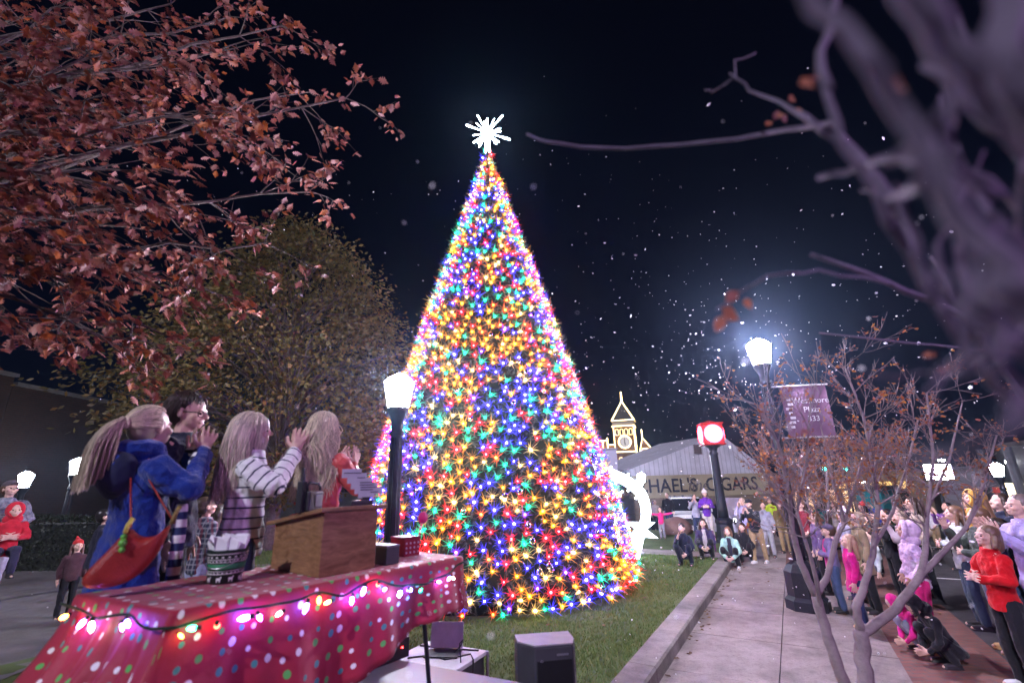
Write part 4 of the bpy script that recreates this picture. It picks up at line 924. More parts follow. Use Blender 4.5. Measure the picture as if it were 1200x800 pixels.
def table():
    root = thing('folding_table', 'folding table with bent black steel legs under the red polka dot cloth', 'table', tb(TL / 2, TW / 2, -TOPZ + STAGE), TA)
    mb = MB(); mb.box((0, 0, TOPZ - STAGE - .026), (TL - .03, TW - .03, .04)); bevel(mb.build('tabletop', mat('grey_plastic', (.4, .4, .4), .5), root), .008)
    zt = TOPZ - STAGE - .05
    for s in (-1, 1):
        for v in (-1, 1):
            mb = MB(); x = s * (TL / 2 - .30); y = v * (TW / 2 - .08)
            mb.tube([(x, y * .8, zt), (x, y * .86, zt - .12), (x + s * .05, y, zt - .3), (x + s * .10, y * 1.02, .02)], .014, 8); mb.build('leg', BLACKMETAL, root, True)
        mb = MB(); mb.tube([(s * (TL / 2 - .27), -TW / 2 + .1, zt - .14), (s * (TL / 2 - .27), TW / 2 - .1, zt - .14)], .010, 6); mb.build('crossbar', BLACKMETAL, root, True)
    # cloth
    me_v = []; uvs = []; faces = []
    nu, nv = 60, 26; cu, cv = TL / 2, TW / 2
    # parametrise: square rings; k from 0 (centre) to 1 (table edge) to 1+ (hanging)
    ns = 240; per = []
    def edge(q):
        q = q % 1.0 * 4; s_, f = int(q), q - int(q)
        return [(-cu + TL * f, -cv), (cu, -cv + TW * f), (cu - TL * f, cv), (-cu, cv - TW * f)][s_], [(0, -1), (1, 0), (0, 1), (-1, 0)][s_]
    rings = [(0, k) for k in (.02, .35, .7, .9, .97, 1.0)] + [(1, d) for d in (.012, .04, .09, .15, .22, .29, .36, .42, .455)]
    for ty, k in rings:
        for i in range(ns):
            (x, y), n = edge(i / ns); x0, y0 = x, y; k0_ = k if ty == 0 else 1.0
            if ty == 0: P = Vector((x * k, y * k, .004 + .003 * mnoise.noise((x * k * 4, y * k * 4, 1)))); uv = (x * k, y * k)
            else:
                f = i / ns * 4 % 1; cn = max(0, 1 - min(f, 1 - f) / .10); side = int(i / ns * 4)
                nn = Vector((n[0], n[1], 0))
                if f < .10: p2 = edge((i / ns - .11) % 1)[1]; nn = nn + Vector((p2[0], p2[1], 0)) * cn
                if f > .90: p2 = edge((i / ns + .11) % 1)[1]; nn = nn + Vector((p2[0], p2[1], 0)) * cn
                if nn.length: nn.normalize()
                L_ = {0: 1.22 - .56 * sm((f - .30) / .62), 1: .68, 2: .95, 3: 1.15}[side]
                drop = k * L_ * (1 + .06 * cn); fl = .10 + .16 * cn
                if side == 3: fl += .34
                wv = math.sin(i * .40 + 2.0 * mnoise.noise((i * .06, 0, 5))) * .042 * min(1, k / .22) + .014 * math.sin(i * 1.05)
                P = Vector((x, y, 0)) + nn * (.008 + drop * fl * (k / .45) ** .6 + wv * k * 2.1) + Vector((0, 0, -drop)); uv = (x + n[0] * k, y + n[1] * k)
            if x < 0: P.x -= .17 * ((y * k0_ + cv) / TW) * (-x * k0_ / cu) ** 2
            me_v.append(tb(cu + P.x, cv + P.y, P.z)); uvs.append(uv)
    R = len(rings)
    for j in range(R - 1):
        for i in range(ns): faces.append((j * ns + i, j * ns + (i + 1) % ns, (j + 1) * ns + (i + 1) % ns, (j + 1) * ns + i)[::-1])
    faces.append(tuple(range(ns)))
    me = bpy.data.meshes.new('tablecloth'); me.from_pydata([tuple(v) for v in me_v], [], faces); ul = me.uv_layers.new(name='UVMap')
    for lp in me.loops: ul.data[lp.index].uv = uvs[lp.vertex_index]
    me.materials.append(polka()); me.polygons.foreach_set('use_smooth', [True] * len(faces)); o = objm('tablecloth', me)
    tag(o, 'red tablecloth with white and green polka dots draped over the folding table', 'tablecloth')
    sd = o.modifiers.new('thick', 'SOLIDIFY'); sd.thickness = .003; sd.offset = -1
table()
def light_string():
    root = thing('light_string', 'string of glowing coloured bulbs along the tablecloth edge', 'light string', tb(0, 0)); r = random.Random(2)
    org = tb(0, 0); mb = MB(); P = []
    N = 120
    def pth(q):       # q from 0 at the far left corner round the front to the right end
        if q < .22: f = q / .22; b = tb(-.04 - .17 * (1 - f), TW * (1 - f)); o_ = -e1
        else: f = (q - .22) / .78; b = tb(TL * f, -.03); o_ = -e2
        return b + o_ * (.012 + .012 * math.sin(q * 70)) + Vector((0, 0, -.030 - .022 * math.sin(q * 19) ** 2 - .07 * math.sin(q * 9.5) ** 2 * sm((q - .45) / .3) + .006 * math.sin(q * 51)))
    for i in range(N + 1): P.append(pth(i / N) - org)
    mb.tube(P, .0035, 5); mb.tube([p + Vector((0, 0, .006)) for p in P], .003, 4); mb.build('cord', cloth((.008, .03, .012), .5, 'cord'), root, True)
    C = {'w': (1, .75, .6), 'r': (1, .04, .02), 'o': (1, .25, .04), 'b': (.10, .10, 1), 'v': (.5, .12, 1), 'g': (.03, 1, .35), 'y': (1, .6, .15), 'c': (.3, .5, 1)}
    Mh = {k: emit('bulb_glow_' + k, c, 85 if k in 'bvc' else 30) for k, c in C.items()}
    seq = 'ovwvbogrbvwboyvbrvcbgvbwv'; me_ = {}
    for k in C:
        b = MB(); b.lathe([(.007, .012), (.0105, .0), (.0115, -.012), (.008, -.025), (.003, -.033)], n=10, mi=0); b.lathe([(.009, .011), (.009, .030)], n=8, mi=1)
        me_[k] = b.mesh('bulb', [Mh[k], cloth((.008, .03, .012), .5, 'cord')], True)
    for i, k in enumerate(seq[:24]):
        q = min(.99, max(.01, .02 + .97 * (i + r.uniform(-.38, .38)) / 24)); o = objm('bulb', me_[k], root); o.location = pth(q) - org + Vector((0, 0, -.016 - r.random() * .02)) + (-e2 if q > .22 else -e1) * .012
        o.rotation_euler = (r.uniform(-1.5, 1.5), r.uniform(-1.5, 1.5), 0); o.scale = (r.uniform(.55, 1.1),) * 3
light_string()

WOOD = mat('oak_veneer', (.30, .15, .065), .42, col2=(.46, .26, .13), scale=3, bump=.12, bscale=60, coat=.15)
def wood_mat(name, a, b, rotz=0):
    m, t, N, L, B = nt(name); B.inputs['Roughness'].default_value = .4; B.inputs['Coat Weight'].default_value = .2
    tc = N.new('ShaderNodeTexCoord'); mp = N.new('ShaderNodeMapping'); mp.inputs['Scale'].default_value = (2.2, 2.2, 9); mp.inputs['Rotation'].default_value = (0, .16, rotz)
    w = N.new('ShaderNodeTexNoise'); w.inputs['Scale'].default_value = 3.2; w.inputs['Detail'].default_value = 7; w.inputs['Distortion'].default_value = 1.2; w.inputs['Roughness'].default_value = .65
    L.new(tc.outputs['Object'], mp.inputs['Vector']); L.new(mp.outputs[0], w.inputs['Vector'])
    rp = N.new('ShaderNodeValToRGB'); rp.color_ramp.elements[0].position = .35; rp.color_ramp.elements[1].position = .66; rp.color_ramp.elements[0].color = (*a, 1); rp.color_ramp.elements[1].color = (*b, 1)
    L.new(w.outputs['Fac'], rp.inputs['Fac']); L.new(rp.outputs[0], B.inputs['Base Color']); return m
LW = wood_mat('oak_grain', (.155, .075, .032), (.33, .185, .09))
def lectern():
    # local frame: x along the table, y away from the viewer; corner nearest the viewer at the origin
    c0 = tb(.71, .13, .006); root = thing('lectern', 'wooden tabletop lectern with a sloping top on the polka dot table', 'lectern', c0, TA)
    X, Y = .36, .58; zf, zb = .335, .255; th = .018
    zt = lambda y: zf + (zb - zf) * y / Y
    def panel(name, pts, n):
        mb = MB(); n = Vector(n) * th; a = [Vector(p) for p in pts]; mb.hull8(a + [p + n for p in a]); bevel(mb.build(name, LW, root), .003)
    panel('front_panel', [(0, 0, 0), (X, 0, 0), (X, 0, zf), (0, 0, zf)], (0, 1, 0))
    panel('side_panel', [(0, th + .001, 0), (0, Y, 0), (0, Y, zb), (0, th + .001, zt(th))], (1, 0, 0))
    panel('side_panel', [(X - th, th + .001, 0), (X - th, Y, 0), (X - th, Y, zb), (X - th, th + .001, zt(th))], (1, 0, 0))
    mb = MB(); o_ = .035; pts = [Vector((-o_, -.03, zt(-.03) + .002)), Vector((X + o_ * 1.4, -.03, zt(-.03) + .002)), Vector((X + o_ * 1.4, Y + .06, zt(Y + .06) + .002)), Vector((-o_, Y + .06, zt(Y + .06) + .002))]
    mb.hull8(pts + [p + Vector((0, 0, .024)) for p in pts]); bevel(mb.build('top', LW, root), .006)
    mb = MB(); mb.box((X / 2, Y / 2, .07), (X - 2 * th - .002, Y - .05, .015)); mb.build('shelf', LW, root)
    def top(x, y, dz=0): return c0 + e1 * x + e2 * y + Vector((0, 0, zt(y) + .026 + dz))
    return top, math.atan2(zb - zf, Y)
ltop, lslope = lectern()
def on_lectern():
    # paper
    mb = MB(); n = 8; vs = []; q = ltop(.12, .33)
    mb.hull8([ltop(x, y, z) for z in (.002, .004) for x, y in ((.02, .34), (.24, .30), (.27, .50), (.05, .54))]); tag(mb.build('paper', mat('white_paper', (.8, .8, .78), .6)), 'white sheet of paper lying on the sloping lectern top', 'paper')
    # portable radio with carry handle
    c = ltop(.05, .24, .004); root = thing('radio', 'black two way radio and speaker unit standing on the lectern', 'radio', c, TA + .5)
    mb = MB(); mb.box((0, 0, .065), (.15, .055, .12)); bevel(mb.build('case', DARKPLASTIC, root), .012, 3)
    mb = MB(); mb.box((.02, -.030, .066), (.075, .006, .07)); bevel(mb.build('screen', mat('grey_lcd', (.20, .22, .22), .3), root), .003)
    mb = MB(); mb.tube([(-.06, 0, .12), (-.065, 0, .155), (-.04, 0, .172), (.05, 0, .165), (.072, 0, .145), (.07, 0, .11)], .008, 8); mb.build('carry_handle', DARKPLASTIC, root, True)
    mb = MB(); mb.box((-.085, .02, .09), (.045, .04, .18)); mb.tube([(-.085, .02, .17), (-.083, .02, .26)], [.016, .011], 8); bevel(mb.build('handset', DARKPLASTIC, root), .006)
    # award plaque on tray
    c = ltop(.33, .13, .0); root = thing('award_plaque', 'pale grey stepped plaque engraved with text standing on a black tray', 'plaque', c, TA - .35)
    mb = MB(); mb.lathe([(.11, .0), (.125, .012), (.128, .042), (.118, .046)], n=4, M=Matrix.Rotation(PI / 4, 3, 'Z'), sx=1, sy=.62); bevel(mb.build('tray', DARKPLASTIC, root), .006)
    pl = [(-.14, .235)]; x, z = -.14, .235
    st_ = [(-.14, .24), (-.02, .24), (-.02, .215), (.015, .215), (.015, .185), (.05, .185), (.05, .155), (.085, .155), (.085, .13), (.12, .13), (.12, .085), (.07, .085), (.07, .06), (-.03, .06), (-.03, .085), (-.055, .085), (-.055, .115), (-.08, .115), (-.08, .15), (-.105, .15), (-.105, .185), (-.14, .185)]
    mb = MB(); mb.prism(st_, .006, -.006, lambda u, v, d: Vector((u, d, v))); mb.build('panel', mat('pale_acrylic', (.42, .42, .50), .25, var=.06), root)
    mb = MB(); mb.box((.02, 0, .05), (.05, .03, .03)); mb.build('foot', DARKPLASTIC, root)
    mb = MB()
    for i, (x0, L, z) in enumerate(((-.05, .14, .215), (-.02, .05, .185), (.02, .09, .155), (.02, .09, .14), (.03, .10, .125), (.02, .08, .11), (.07, .05, .095))): mb.box((x0 if i else -.075, -.0075, z), (L if i else .11, .002, .006))
    mb.build('engraving', mat('dark_engraving', (.06, .06, .08), .6), root)
on_lectern()
def boxes():
    root = thing('gift_box', 'dark grey cardboard box beside the lectern on the polka dot cloth', 'box', tb(1.21, .13, .006), TA + .04)
    mb = MB(); mb.box((.0, .12, .05), (.10, .22, .10)); bevel(mb.build('box_body', mat('charcoal_card', (.045, .045, .06), .6), root), .003); mb = MB(); mb.box((.0, .12, .106), (.104, .224, .012)); bevel(mb.build('lid', mat('grey_card', (.16, .16, .2), .6), root), .002)
    root = thing('present_box', 'red and white patterned present box at the far right end of the table', 'box', tb(1.50, .30, .006), TA - .05)
    mb = MB(); mb.box((0, .1, .055), (.13, .17, .11)); bevel(mb.build('box_body', mat('red_card', (.36, .02, .05), .6), root), .003); mb = MB(); mb.box((0, .1, .117), (.136, .176, .014)); bevel(mb.build('lid', mat('plum_card', (.22, .02, .06), .6), root), .002)
    mb = MB()
    for i in range(4):
        for j in range(3): mb.lathe([(.007, 0), (.007, .003)], (-.05 + i * .033, .012, .025 + j * .03), 8, M=Matrix.Rotation(PI / 2, 3, 'X'))
    mb.build('white_dots', mat('white_card', (.7, .7, .7), .6), root)
    root = thing('lollipop', 'pink disc lollipop on a striped stick leaning by the present box', 'lollipop', tb(1.60, .40, .006), TA)
    mb = MB(); mb.tube([(0, 0, 0), (.07, .02, .20)], .008, 8); mb.build('stick', band_mat('candy_stripe', (.75, .7, .7), (.6, .03, .08), .03), root, True)
    mb = MB(); mb.lathe([(.005, -.012), (.04, -.010), (.045, 0), (.04, .010), (.005, .012)], (.082, .022, .235), 18, M=Matrix.Rotation(PI / 2, 3, 'X')); mb.build('disc', mat('pink_candy', (.55, .02, .14), .3), root, True)
    # holiday bucket
    p = tb(.37, .49, .006); root = thing('bucket', 'dark green fair isle patterned bucket full of white paper beside the lectern', 'bucket', p)
    mb = MB(); mb.lathe([(.070, 0), (.078, .006), (.098, .158), (.102, .163), (.098, .168), (.092, .162), (.072, .012)], n=28); mb.build('pail', mat('bucket_green', (.010, .028, .022), .4, var=.3), root, True)
    wp = mat('bucket_print', (.62, .64, .62), .5); gp_ = mat('bucket_print_green', (.03, .22, .09), .5); mb = MB()
    rad = lambda z: .0785 + .02 * (z - .006) / .152
    for z, h_ in ((.048, .003), (.062, .002), (.105, .002), (.118, .003), (.145, .003)): mb.lathe([(rad(z) + .0006, z), (rad(z) + .0018, z + .001), (rad(z + h_) + .0018, z + h_), (rad(z + h_) + .0006, z + h_ + .001)], n=28)
    for z, n_, w, hh in ((.026, 9, .020, .012), (.055, 26, .007, .005), (.112, 28, .007, .005), (.132, 20, .010, .008)):
        for k in range(n_):
            a = 2 * PI * k / n_; c = Vector((math.cos(a) * rad(z), math.sin(a) * rad(z), z)); mb.box(c, (.004, w, hh), a)
            if n_ == 9:
                for q in (-.007, .007): mb.box(c + Vector((-math.sin(a) * q, math.cos(a) * q, -.010)), (.004, .003, .010), a)
                mb.box(c + Vector((-math.sin(a) * .011, math.cos(a) * .011, .009)), (.004, .006, .008), a)
    mb.build('print', wp, root)
    mb = MB(); mb.lathe([(rad(.072) + .0006, .072), (rad(.072) + .0015, .073), (rad(.098) + .0015, .097), (rad(.098) + .0006, .098)], n=28); mb.build('band', gp_, root, True)
    mb = MB(); mb.tube([(.102 * math.cos(a), -.04 - .06 * math.sin(a) if False else -.102 * abs(math.sin(a)) * .9 - .01, .150 - .07 * math.sin(a)) for a in [PI * i / 14 for i in range(15)]], .0025, 5); mb.build('wire_handle', mat('wire', (.5, .5, .52), .3, 1), root, True)
    mb = MB(); r = random.Random(5)
    for k in range(7):
        a = k * .9; c = Vector((math.cos(a) * .05, math.sin(a) * .05, .13)); mb.hull8([c + Vector((x, y, 0)) for x, y in ((-.03, -.004), (.03, -.004), (.03, .004), (-.03, .004))] + [c + Vector((x + math.cos(a) * .02, y, .07 + r.uniform(0, .045))) for x, y in ((-.045, -.004), (.03, -.004), (.04, .004), (-.035, .004))])
    mb.build('tissue_paper', mat('white_tissue', (.75, .75, .78), .8), root)
boxes()
def handbag():
    r, U, h, f = BAGP
    c = at(152, 640, 2.42); root = thing('handbag', 'red brown leather crescent shoulder bag with green beads on the blue coat', 'handbag', c, math.radians(30))
    root.scale = (.66, .66, .66)
    leather = mat('red_leather', (.22, .016, .012), .30, col2=(.36, .035, .025), scale=9, bump=.35, bscale=70, coat=.15)
    mb = MB(); ol = [(-.017, .157), (-.075, .085), (-.123, 0), (-.20, -.10), (-.252, -.18), (-.262, -.235), (-.235, -.278), (-.14, -.297), (-.07, -.292), (0, -.28), (.07, -.245), (.123, -.196), (.175, -.125), (.213, -.046), (.245, .07), (.262, .185), (.224, .123), (.185, .085), (.14, .067), (.09, .068), (.045, .088), (.01, .12)]
    ol = [(u * .92, v * .92) for u, v in ol]
    cx, cz = .0, -.10; vs = []; fs = []; m = len(ol)
    lay = [(-.070, .45), (-.075, .72), (-.048, .93), (0, 1.0), (.048, .93), (.075, .72), (.07, .45)]
    for d, k in lay:
        for u, v in ol: vs.append((cx + (u - cx) * k, d, cz + (v - cz) * k))
    for j in range(len(lay) - 1):
        for i in range(m): fs.append((j * m + i, j * m + (i + 1) % m, (j + 1) * m + (i + 1) % m, (j + 1) * m + i))
    fs.append(tuple(range(m))[::-1]); fs.append(tuple((len(lay) - 1) * m + i for i in range(m)))
    mb.add(vs, fs); o = mb.build('pouch', leather, root, True); sb = o.modifiers.new('s', 'SUBSURF'); sb.levels = 1; sb.render_levels = 1
    mb = MB(); L1 = Vector((-.016, 0, .135)); R1 = Vector((.238, 0, .165)); inv = Matrix.Rotation(-root.rotation_euler.z, 3, 'Z')
    sh = inv @ (f + Matrix.Rotation(math.radians(face_to(f) - 22) - PI / 2, 3, 'Z') @ U((-.075, -.03, .862)) - c) / .66
    mb.tube([L1, L1.lerp(sh, .3) + Vector((0, -.02, 0)), L1.lerp(sh, .7) + Vector((0, -.035, .0)), sh], .007, 6); mb.tube([R1, R1.lerp(sh, .3) + Vector((0, -.03, 0)), R1.lerp(sh, .7) + Vector((0, -.04, 0)), sh], .007, 6); mb.build('strap', leather, root, True)
    mb = MB(); P = [Vector((-.01, -.03, .20)), Vector((-.03, -.045, .15)), Vector((-.035, -.06, .10))]; mb.tube(P, .016, 8); mb.build('scarf_knot', mat('yellow_scarf', (.55, .45, .08), .7), root, True)
    for p_, r_ in (((-.032, -.085, .035), .028), ((-.036, -.075, .075), .020), ((-.028, -.09, -.01), .022)):
        mb = MB(); mb.ell(p_, (r_,) * 3, 10, 8); mb.build('bead', mat('green_bead', (.12, .42, .05), .3), root, True)
    mb = MB(); mb.tube([R1 + Vector((0, -.03, -.02)), R1 + Vector((.01, -.035, .05)), R1 + Vector((.03, -.03, .11))], [.02, .014, .018], 8); mb.build('tassel', mat('leopard_scarf', (.35, .25, .06), .7, col2=(.05, .03, .02), scale=60), root, True)
handbag()

# ------------------------------------------------------------------ LOUDSPEAKER, CASE, LAPTOP, CAMERA FLASH
def gear():
    p = Vector((.175, 3.66, gz(.175, 3.66))); top = 1.245 - p.z; root = thing('loudspeaker', 'black loudspeaker cabinet standing on the lawn beside the stage', 'loudspeaker', p, math.radians(8))
    pl = [(-.20, .12), (-.20, -.03), (-.10, -.15), (.165, -.142), (.20, -.05), (.20, .12)]
    mb = MB(); mb.prism(pl, .0, top, lambda u, v, d: Vector((u, v, d))); bevel(mb.build('cabinet', mat('speaker_paint', (.030, .030, .036), .5, bump=.4, bscale=320, var=.25), root), .010)
    mb = MB(); mb.prism([(u * .985, v * .985) for u, v in pl], top + .001, top + .012, lambda u, v, d: Vector((u, v, d))); bevel(mb.build('top_cap', mat('grey_cap', (.24, .24, .26), .45), root), .004)
    mb = MB(); mb.hull8([Vector((x, y, z)) for z in (.06, top - .08) for x, y in ((-.085, -.1505), (.150, -.1435), (.149, -.152), (-.086, -.159))]); mb.build('grille', mat('perforated_grille', (.016, .016, .018), .6, .4, bump=1, bscale=420), root)
    mb = MB(); mb.box((.09, -.147, top - .05), (.08, .004, .012), .03); mb.build('badge', mat('grey_badge', (.22, .22, .24), .3, .7), root)
    mb = MB(); mb.tube([(-.201, .06, .55), (-.225, .05, .57), (-.225, .05, .72), (-.201, .06, .74)], .012, 6); mb.build('handle', DARKPLASTIC, root, True)
    # equipment road case on the lawn behind the stage edge
    p = at(516, 770, 4.62); p.z = gz(p.x, p.y); tz = .86 - p.z; root = thing('equipment_case', 'wheeled audio rack case with a white top behind the stage edge', 'equipment case', p, math.radians(-27))
    mb = MB(); mb.box((0, 0, tz / 2 + .03), (.62, .46, tz - .1)); bevel(mb.build('rack', DARKPLASTIC, root), .006)
    mb = MB(); mb.box((0, 0, tz), (.66, .50, .035)); bevel(mb.build('lid', mat('white_laminate', (.62, .62, .66), .35), root), .008)
    alu = mat('aluminium_edge', (.55, .55, .58), .35, .9)
    for x in (-.33, .33):
        for y in (-.25, .25): mb = MB(); mb.tube([(x, y, .06), (x, y, tz + .01)], .014, 6); mb.build('corner_post', alu, root)
    mb = MB()
    for i in range(4): mb.box((0, -.236, .14 + i * (tz - .2) / 4), (.50, .012, (tz - .3) / 4.4))
    mb.build('rack_units', mat('rack_unit', (.05, .05, .055), .4, .5), root)
    for x in (-.24, .24):
        for y in (-.17, .17): q = MB(); q.lathe([(.045, -.02), (.045, .02)], (x, y, .045), 14, M=Matrix.Rotation(PI / 2, 3, 'X')); q.build('wheel', DARKPLASTIC, root, True)
    mb = MB(); mb.tube([(-.2, -.2, tz + .022), (-.05, -.05, tz + .022), (.12, -.10, tz + .022), (.25, .1, tz + .022), (.34, .0, tz + .02), (.37, -.06, tz - .2), (.35, -.12, .3)], .007, 6); mb.tube([(-.3, .1, tz + .022), (-.1, .12, tz + .022), (.1, .16, tz + .022), (.27, .2, tz + .022)], .008, 6); mb.tube([(.1, .05, tz + .022), (.2, .02, tz + .10), (.24, .0, tz + .16), (.20, .0, tz + .12), (.28, -.1, tz + .022)], .006, 6)
    mb.build('cables', DARKPLASTIC, root, True)
    lm_ = mat('laptop_grey', (.33, .33, .37), .35, .4); q = p + Matrix.Rotation(math.radians(-27), 3, 'Z') @ Vector((.02, .02, tz + .019)); lp = thing('laptop', 'open grey laptop on the white topped case seen from behind', 'laptop', q, math.radians(-27 + 20))
    mb = MB(); mb.box((0, -.02, .008), (.30, .20, .014)); bevel(mb.build('keyboard_deck', DARKPLASTIC, lp), .004)
    mb = MB(); mb.hull8([Vector((x, y, z)) for z, y0 in ((.018, .085), (.215, .125)) for x, y in ((-.15, y0), (.15, y0), (.15, y0 + .008), (-.15, y0 + .008))]); bevel(mb.build('screen_lid', mat('laptop_lid', (.50, .50, .58), .4), lp), .002)
    # amplifier box under the table
    p = at(470, 772, 4.1); p = Vector((-1.02, 3.86, STAGE)); root = thing('amplifier', 'small black amplifier with a red power light under the table', 'amplifier', p, TA)
    mb = MB(); mb.box((0, 0, .07), (.34, .22, .13)); bevel(mb.build('housing', DARKPLASTIC, root), .006); mb = MB(); mb.ell((.10, -.115, .08), (.006,) * 3, 8, 6); mb.build('power_light', emit('red_indicator', (1, .02, .02), 40), root)
    # photographer's camera with firing flash
    q = at(871, 603, 15.0); root = thing('camera', 'photo camera held up by the khaki photographer', 'camera', q, math.radians(-140 + 90))
    mb = MB(); mb.box((0, 0, 0), (.15, .08, .10)); mb.box((0, 0, .06), (.06, .06, .03)); bevel(mb.build('camera_body', DARKPLASTIC, root), .01); mb = MB(); mb.lathe([(.04, .04), (.042, .13), (.045, .16)], (0, 0, 0), 14, M=Matrix.Rotation(-PI / 2, 3, 'X')); mb.build('lens', DARKPLASTIC, root, True)
    q = at(861, 611, 15.6); root = thing('phone_light', 'small bright phone flashlight held up beside the kneeling woman', 'phone', q, math.radians(-140 + 90))
    mb = MB(); mb.box((0, 0, 0), (.08, .012, .16)); bevel(mb.build('phone_body', DARKPLASTIC, root), .005); mb = MB(); mb.ell((.0, .014, .04), (.05, .012, .05), 10, 6); mb.build('flash', emit('phone_flash', (.85, .92, 1), 160), root)
gear()

# ------------------------------------------------------------------ TREES
def wander(a, b, n, amp, r):
    a, b = Vector(a), Vector(b); P = [a.lerp(b, i / n) for i in range(n + 1)]; L = (b - a).length
    for i in range(1, n): P[i] = P[i] + Vector((r.uniform(-1, 1), r.uniform(-1, 1), r.uniform(-1, 1))) * amp * L
    return P
def grow(mb, a, d, L, rad, depth, r, tips, up=.0, nsides=5, spread=.7, kids=(2, 4), minr=.0022):
    d = d.normalized(); n = 4; P = [a]; q = d
    for i in range(n):
        q = (q + Vector((r.uniform(-1, 1), r.uniform(-1, 1), r.uniform(-1, 1))) * .16 + Vector((0, 0, up)) * .12).normalized(); P.append(P[-1] + q * L / n)
    mb.tube(P, [max(minr, rad * (1 - .55 * i / n)) for i in range(n + 1)], nsides, 0, False)
    if depth == 0: tips.append((P[-1], q)); tips.append((P[2], q)); return
    for k in range(r.randint(*kids)):
        i = r.choice((2, 3, 3, 4)); s = r.uniform(.45, .8)
        dd = (q * .9 + Vector((r.uniform(-1, 1), r.uniform(-1, 1), r.uniform(-1, 1))) * spread + Vector((0, 0, up)) * .3)
        grow(mb, P[i], dd, L * s, max(minr, rad * .5), depth - 1, r, tips, up, max(3, nsides - 1), spread, kids, minr)
    grow(mb, P[-1], q, L * .7, max(minr, rad * .45), depth - 1, r, tips, up, max(3, nsides - 1), spread, kids, minr)
OAK = [(0, 0), (.10, .05), (.16, .26), (.30, .12), (.34, .18), (.30, .42), (.46, .20), (.52, .24), (.50, .46), (.66, .22), (.74, .30), (.78, .14), (1.0, .06)]
OAK = OAK + [(1.06, 0)] + [(u, -v) for u, v in OAK[:0:-1]]
def oak_leaf(V, F, p, d, up, L):
    s = d.cross(up); s.normalize(); u2 = s.cross(d); b = len(V)
    for u, v in OAK: V.append(tuple(p + d * u * L + s * v * L * .95 + u2 * (.16 * math.sin(u * 3) - .55 * abs(v)) * L * .5))
    m = len(OAK); V.append(tuple(p + d * L * .5 + u2 * .05 * L)); c = b + m
    for i in range(m): F.append((b + i, b + (i + 1) % m, c))
def oak_tree():
    r = random.Random(21); base = Vector((-6.6, 3.0, .72)); root = thing('oak_tree', 'large oak with russet lobed leaves overhanging from the upper left', 'tree', base)
    tr = MB(); top = Vector((0.1, .2, 4.2)); tr.tube([(0, 0, -.1), (.02, 0, .25), (.0, .05, 1.6), (.05, .1, 3.0), top, (.2, .6, 6.2), (.5, 1.0, 8.4)], [.34, .26, .22, .20, .18, .12, .05], 12); tr.build('trunk', DARKBARK, root, True)
    lb = MB(); tips = []
    ends = [(405, 115, 4.6), (330, 30, 4.6), (360, 225, 4.9), (255, 60, 4.0), (210, 330, 4.5), (230, 250, 4.2), (120, 395, 4.2), (50, 380, 3.9), (30, 250, 3.6), (150, 200, 3.6), (130, 60, 3.5), (30, 110, 3.4), (200, 395, 4.7), (290, 160, 4.8), (60, 10, 3.8), (200, 5, 4.6), (350, 110, 5.2), (100, 300, 3.5), (10, 330, 4.4), (310, 285, 4.9), (170, 130, 4.6), (250, 140, 3.7), (80, 180, 4.6), (180, 270, 5.0), (20, 20, 4.4), (270, 20, 5.0), (10, 180, 4.2), (120, 120, 4.0)]
    for (px, py, Y) in ends:
        e = at(px, py, Y) - base; s = Vector((.05, .1, r.uniform(2.6, 5.2))); mid = s.lerp(e, .5) + Vector((0, 0, r.uniform(.0, .7)))
        n = 9; P = []
        for i in range(n + 1):
            t = i / n; p = s * (1 - t) ** 2 + mid * 2 * t * (1 - t) + e * t * t; P.append(p + Vector((r.uniform(-1, 1), r.uniform(-1, 1), r.uniform(-1, 1))) * .06 * (1 if 0 < i < n else 0))
        lb.tube(P, [.046 * (1 - .88 * (i / n) ** .7) + .004 for i in range(n + 1)], 6, 0, False); tips.append((P[-1], (P[-1] - P[-2]).normalized()))
        for i in range(3, n + 1):
            if (P[i] - e).length > 2.3: continue
            q = (P[i] - P[i - 1]).normalized()
            for k in range(2):
                dd = q * .8 + Vector((r.uniform(-1, 1), r.uniform(-1, 1), r.uniform(-1, .6))) * .85
                grow(lb, P[i], dd, r.uniform(.30, .55), .010, 1, r, tips, -.12, 4, .8, (1, 3), .0028)
    lb.build('branches', DARKBARK, root, True)
    V = []; F = []
    for p, q in tips:
        for k in range(r.randint(2, 5)):
            d = (q * .5 + Vector((r.uniform(-1, 1), r.uniform(-1, 1), r.uniform(-1.2, .35)))).normalized(); up = Vector((r.uniform(-.6, .6), r.uniform(-.6, .6), 1)).normalized()
            if abs(d.dot(up)) > .95: continue
            oak_leaf(V, F, p + Vector((r.uniform(-1, 1), r.uniform(-1, 1), r.uniform(-1, 1))) * .07, d, up, r.uniform(.06, .135))
    me = bpy.data.meshes.new('leaves'); me.from_pydata(V, [], F); me.materials.append(leafmat('russet_oak_leaf', [(.10, .025, .02), (.20, .045, .03), (.28, .09, .07), (.36, .19, .17), (.38, .10, .018), (.22, .07, .07)], .5, .18))
    objm('leaves', me, root)
oak_tree()
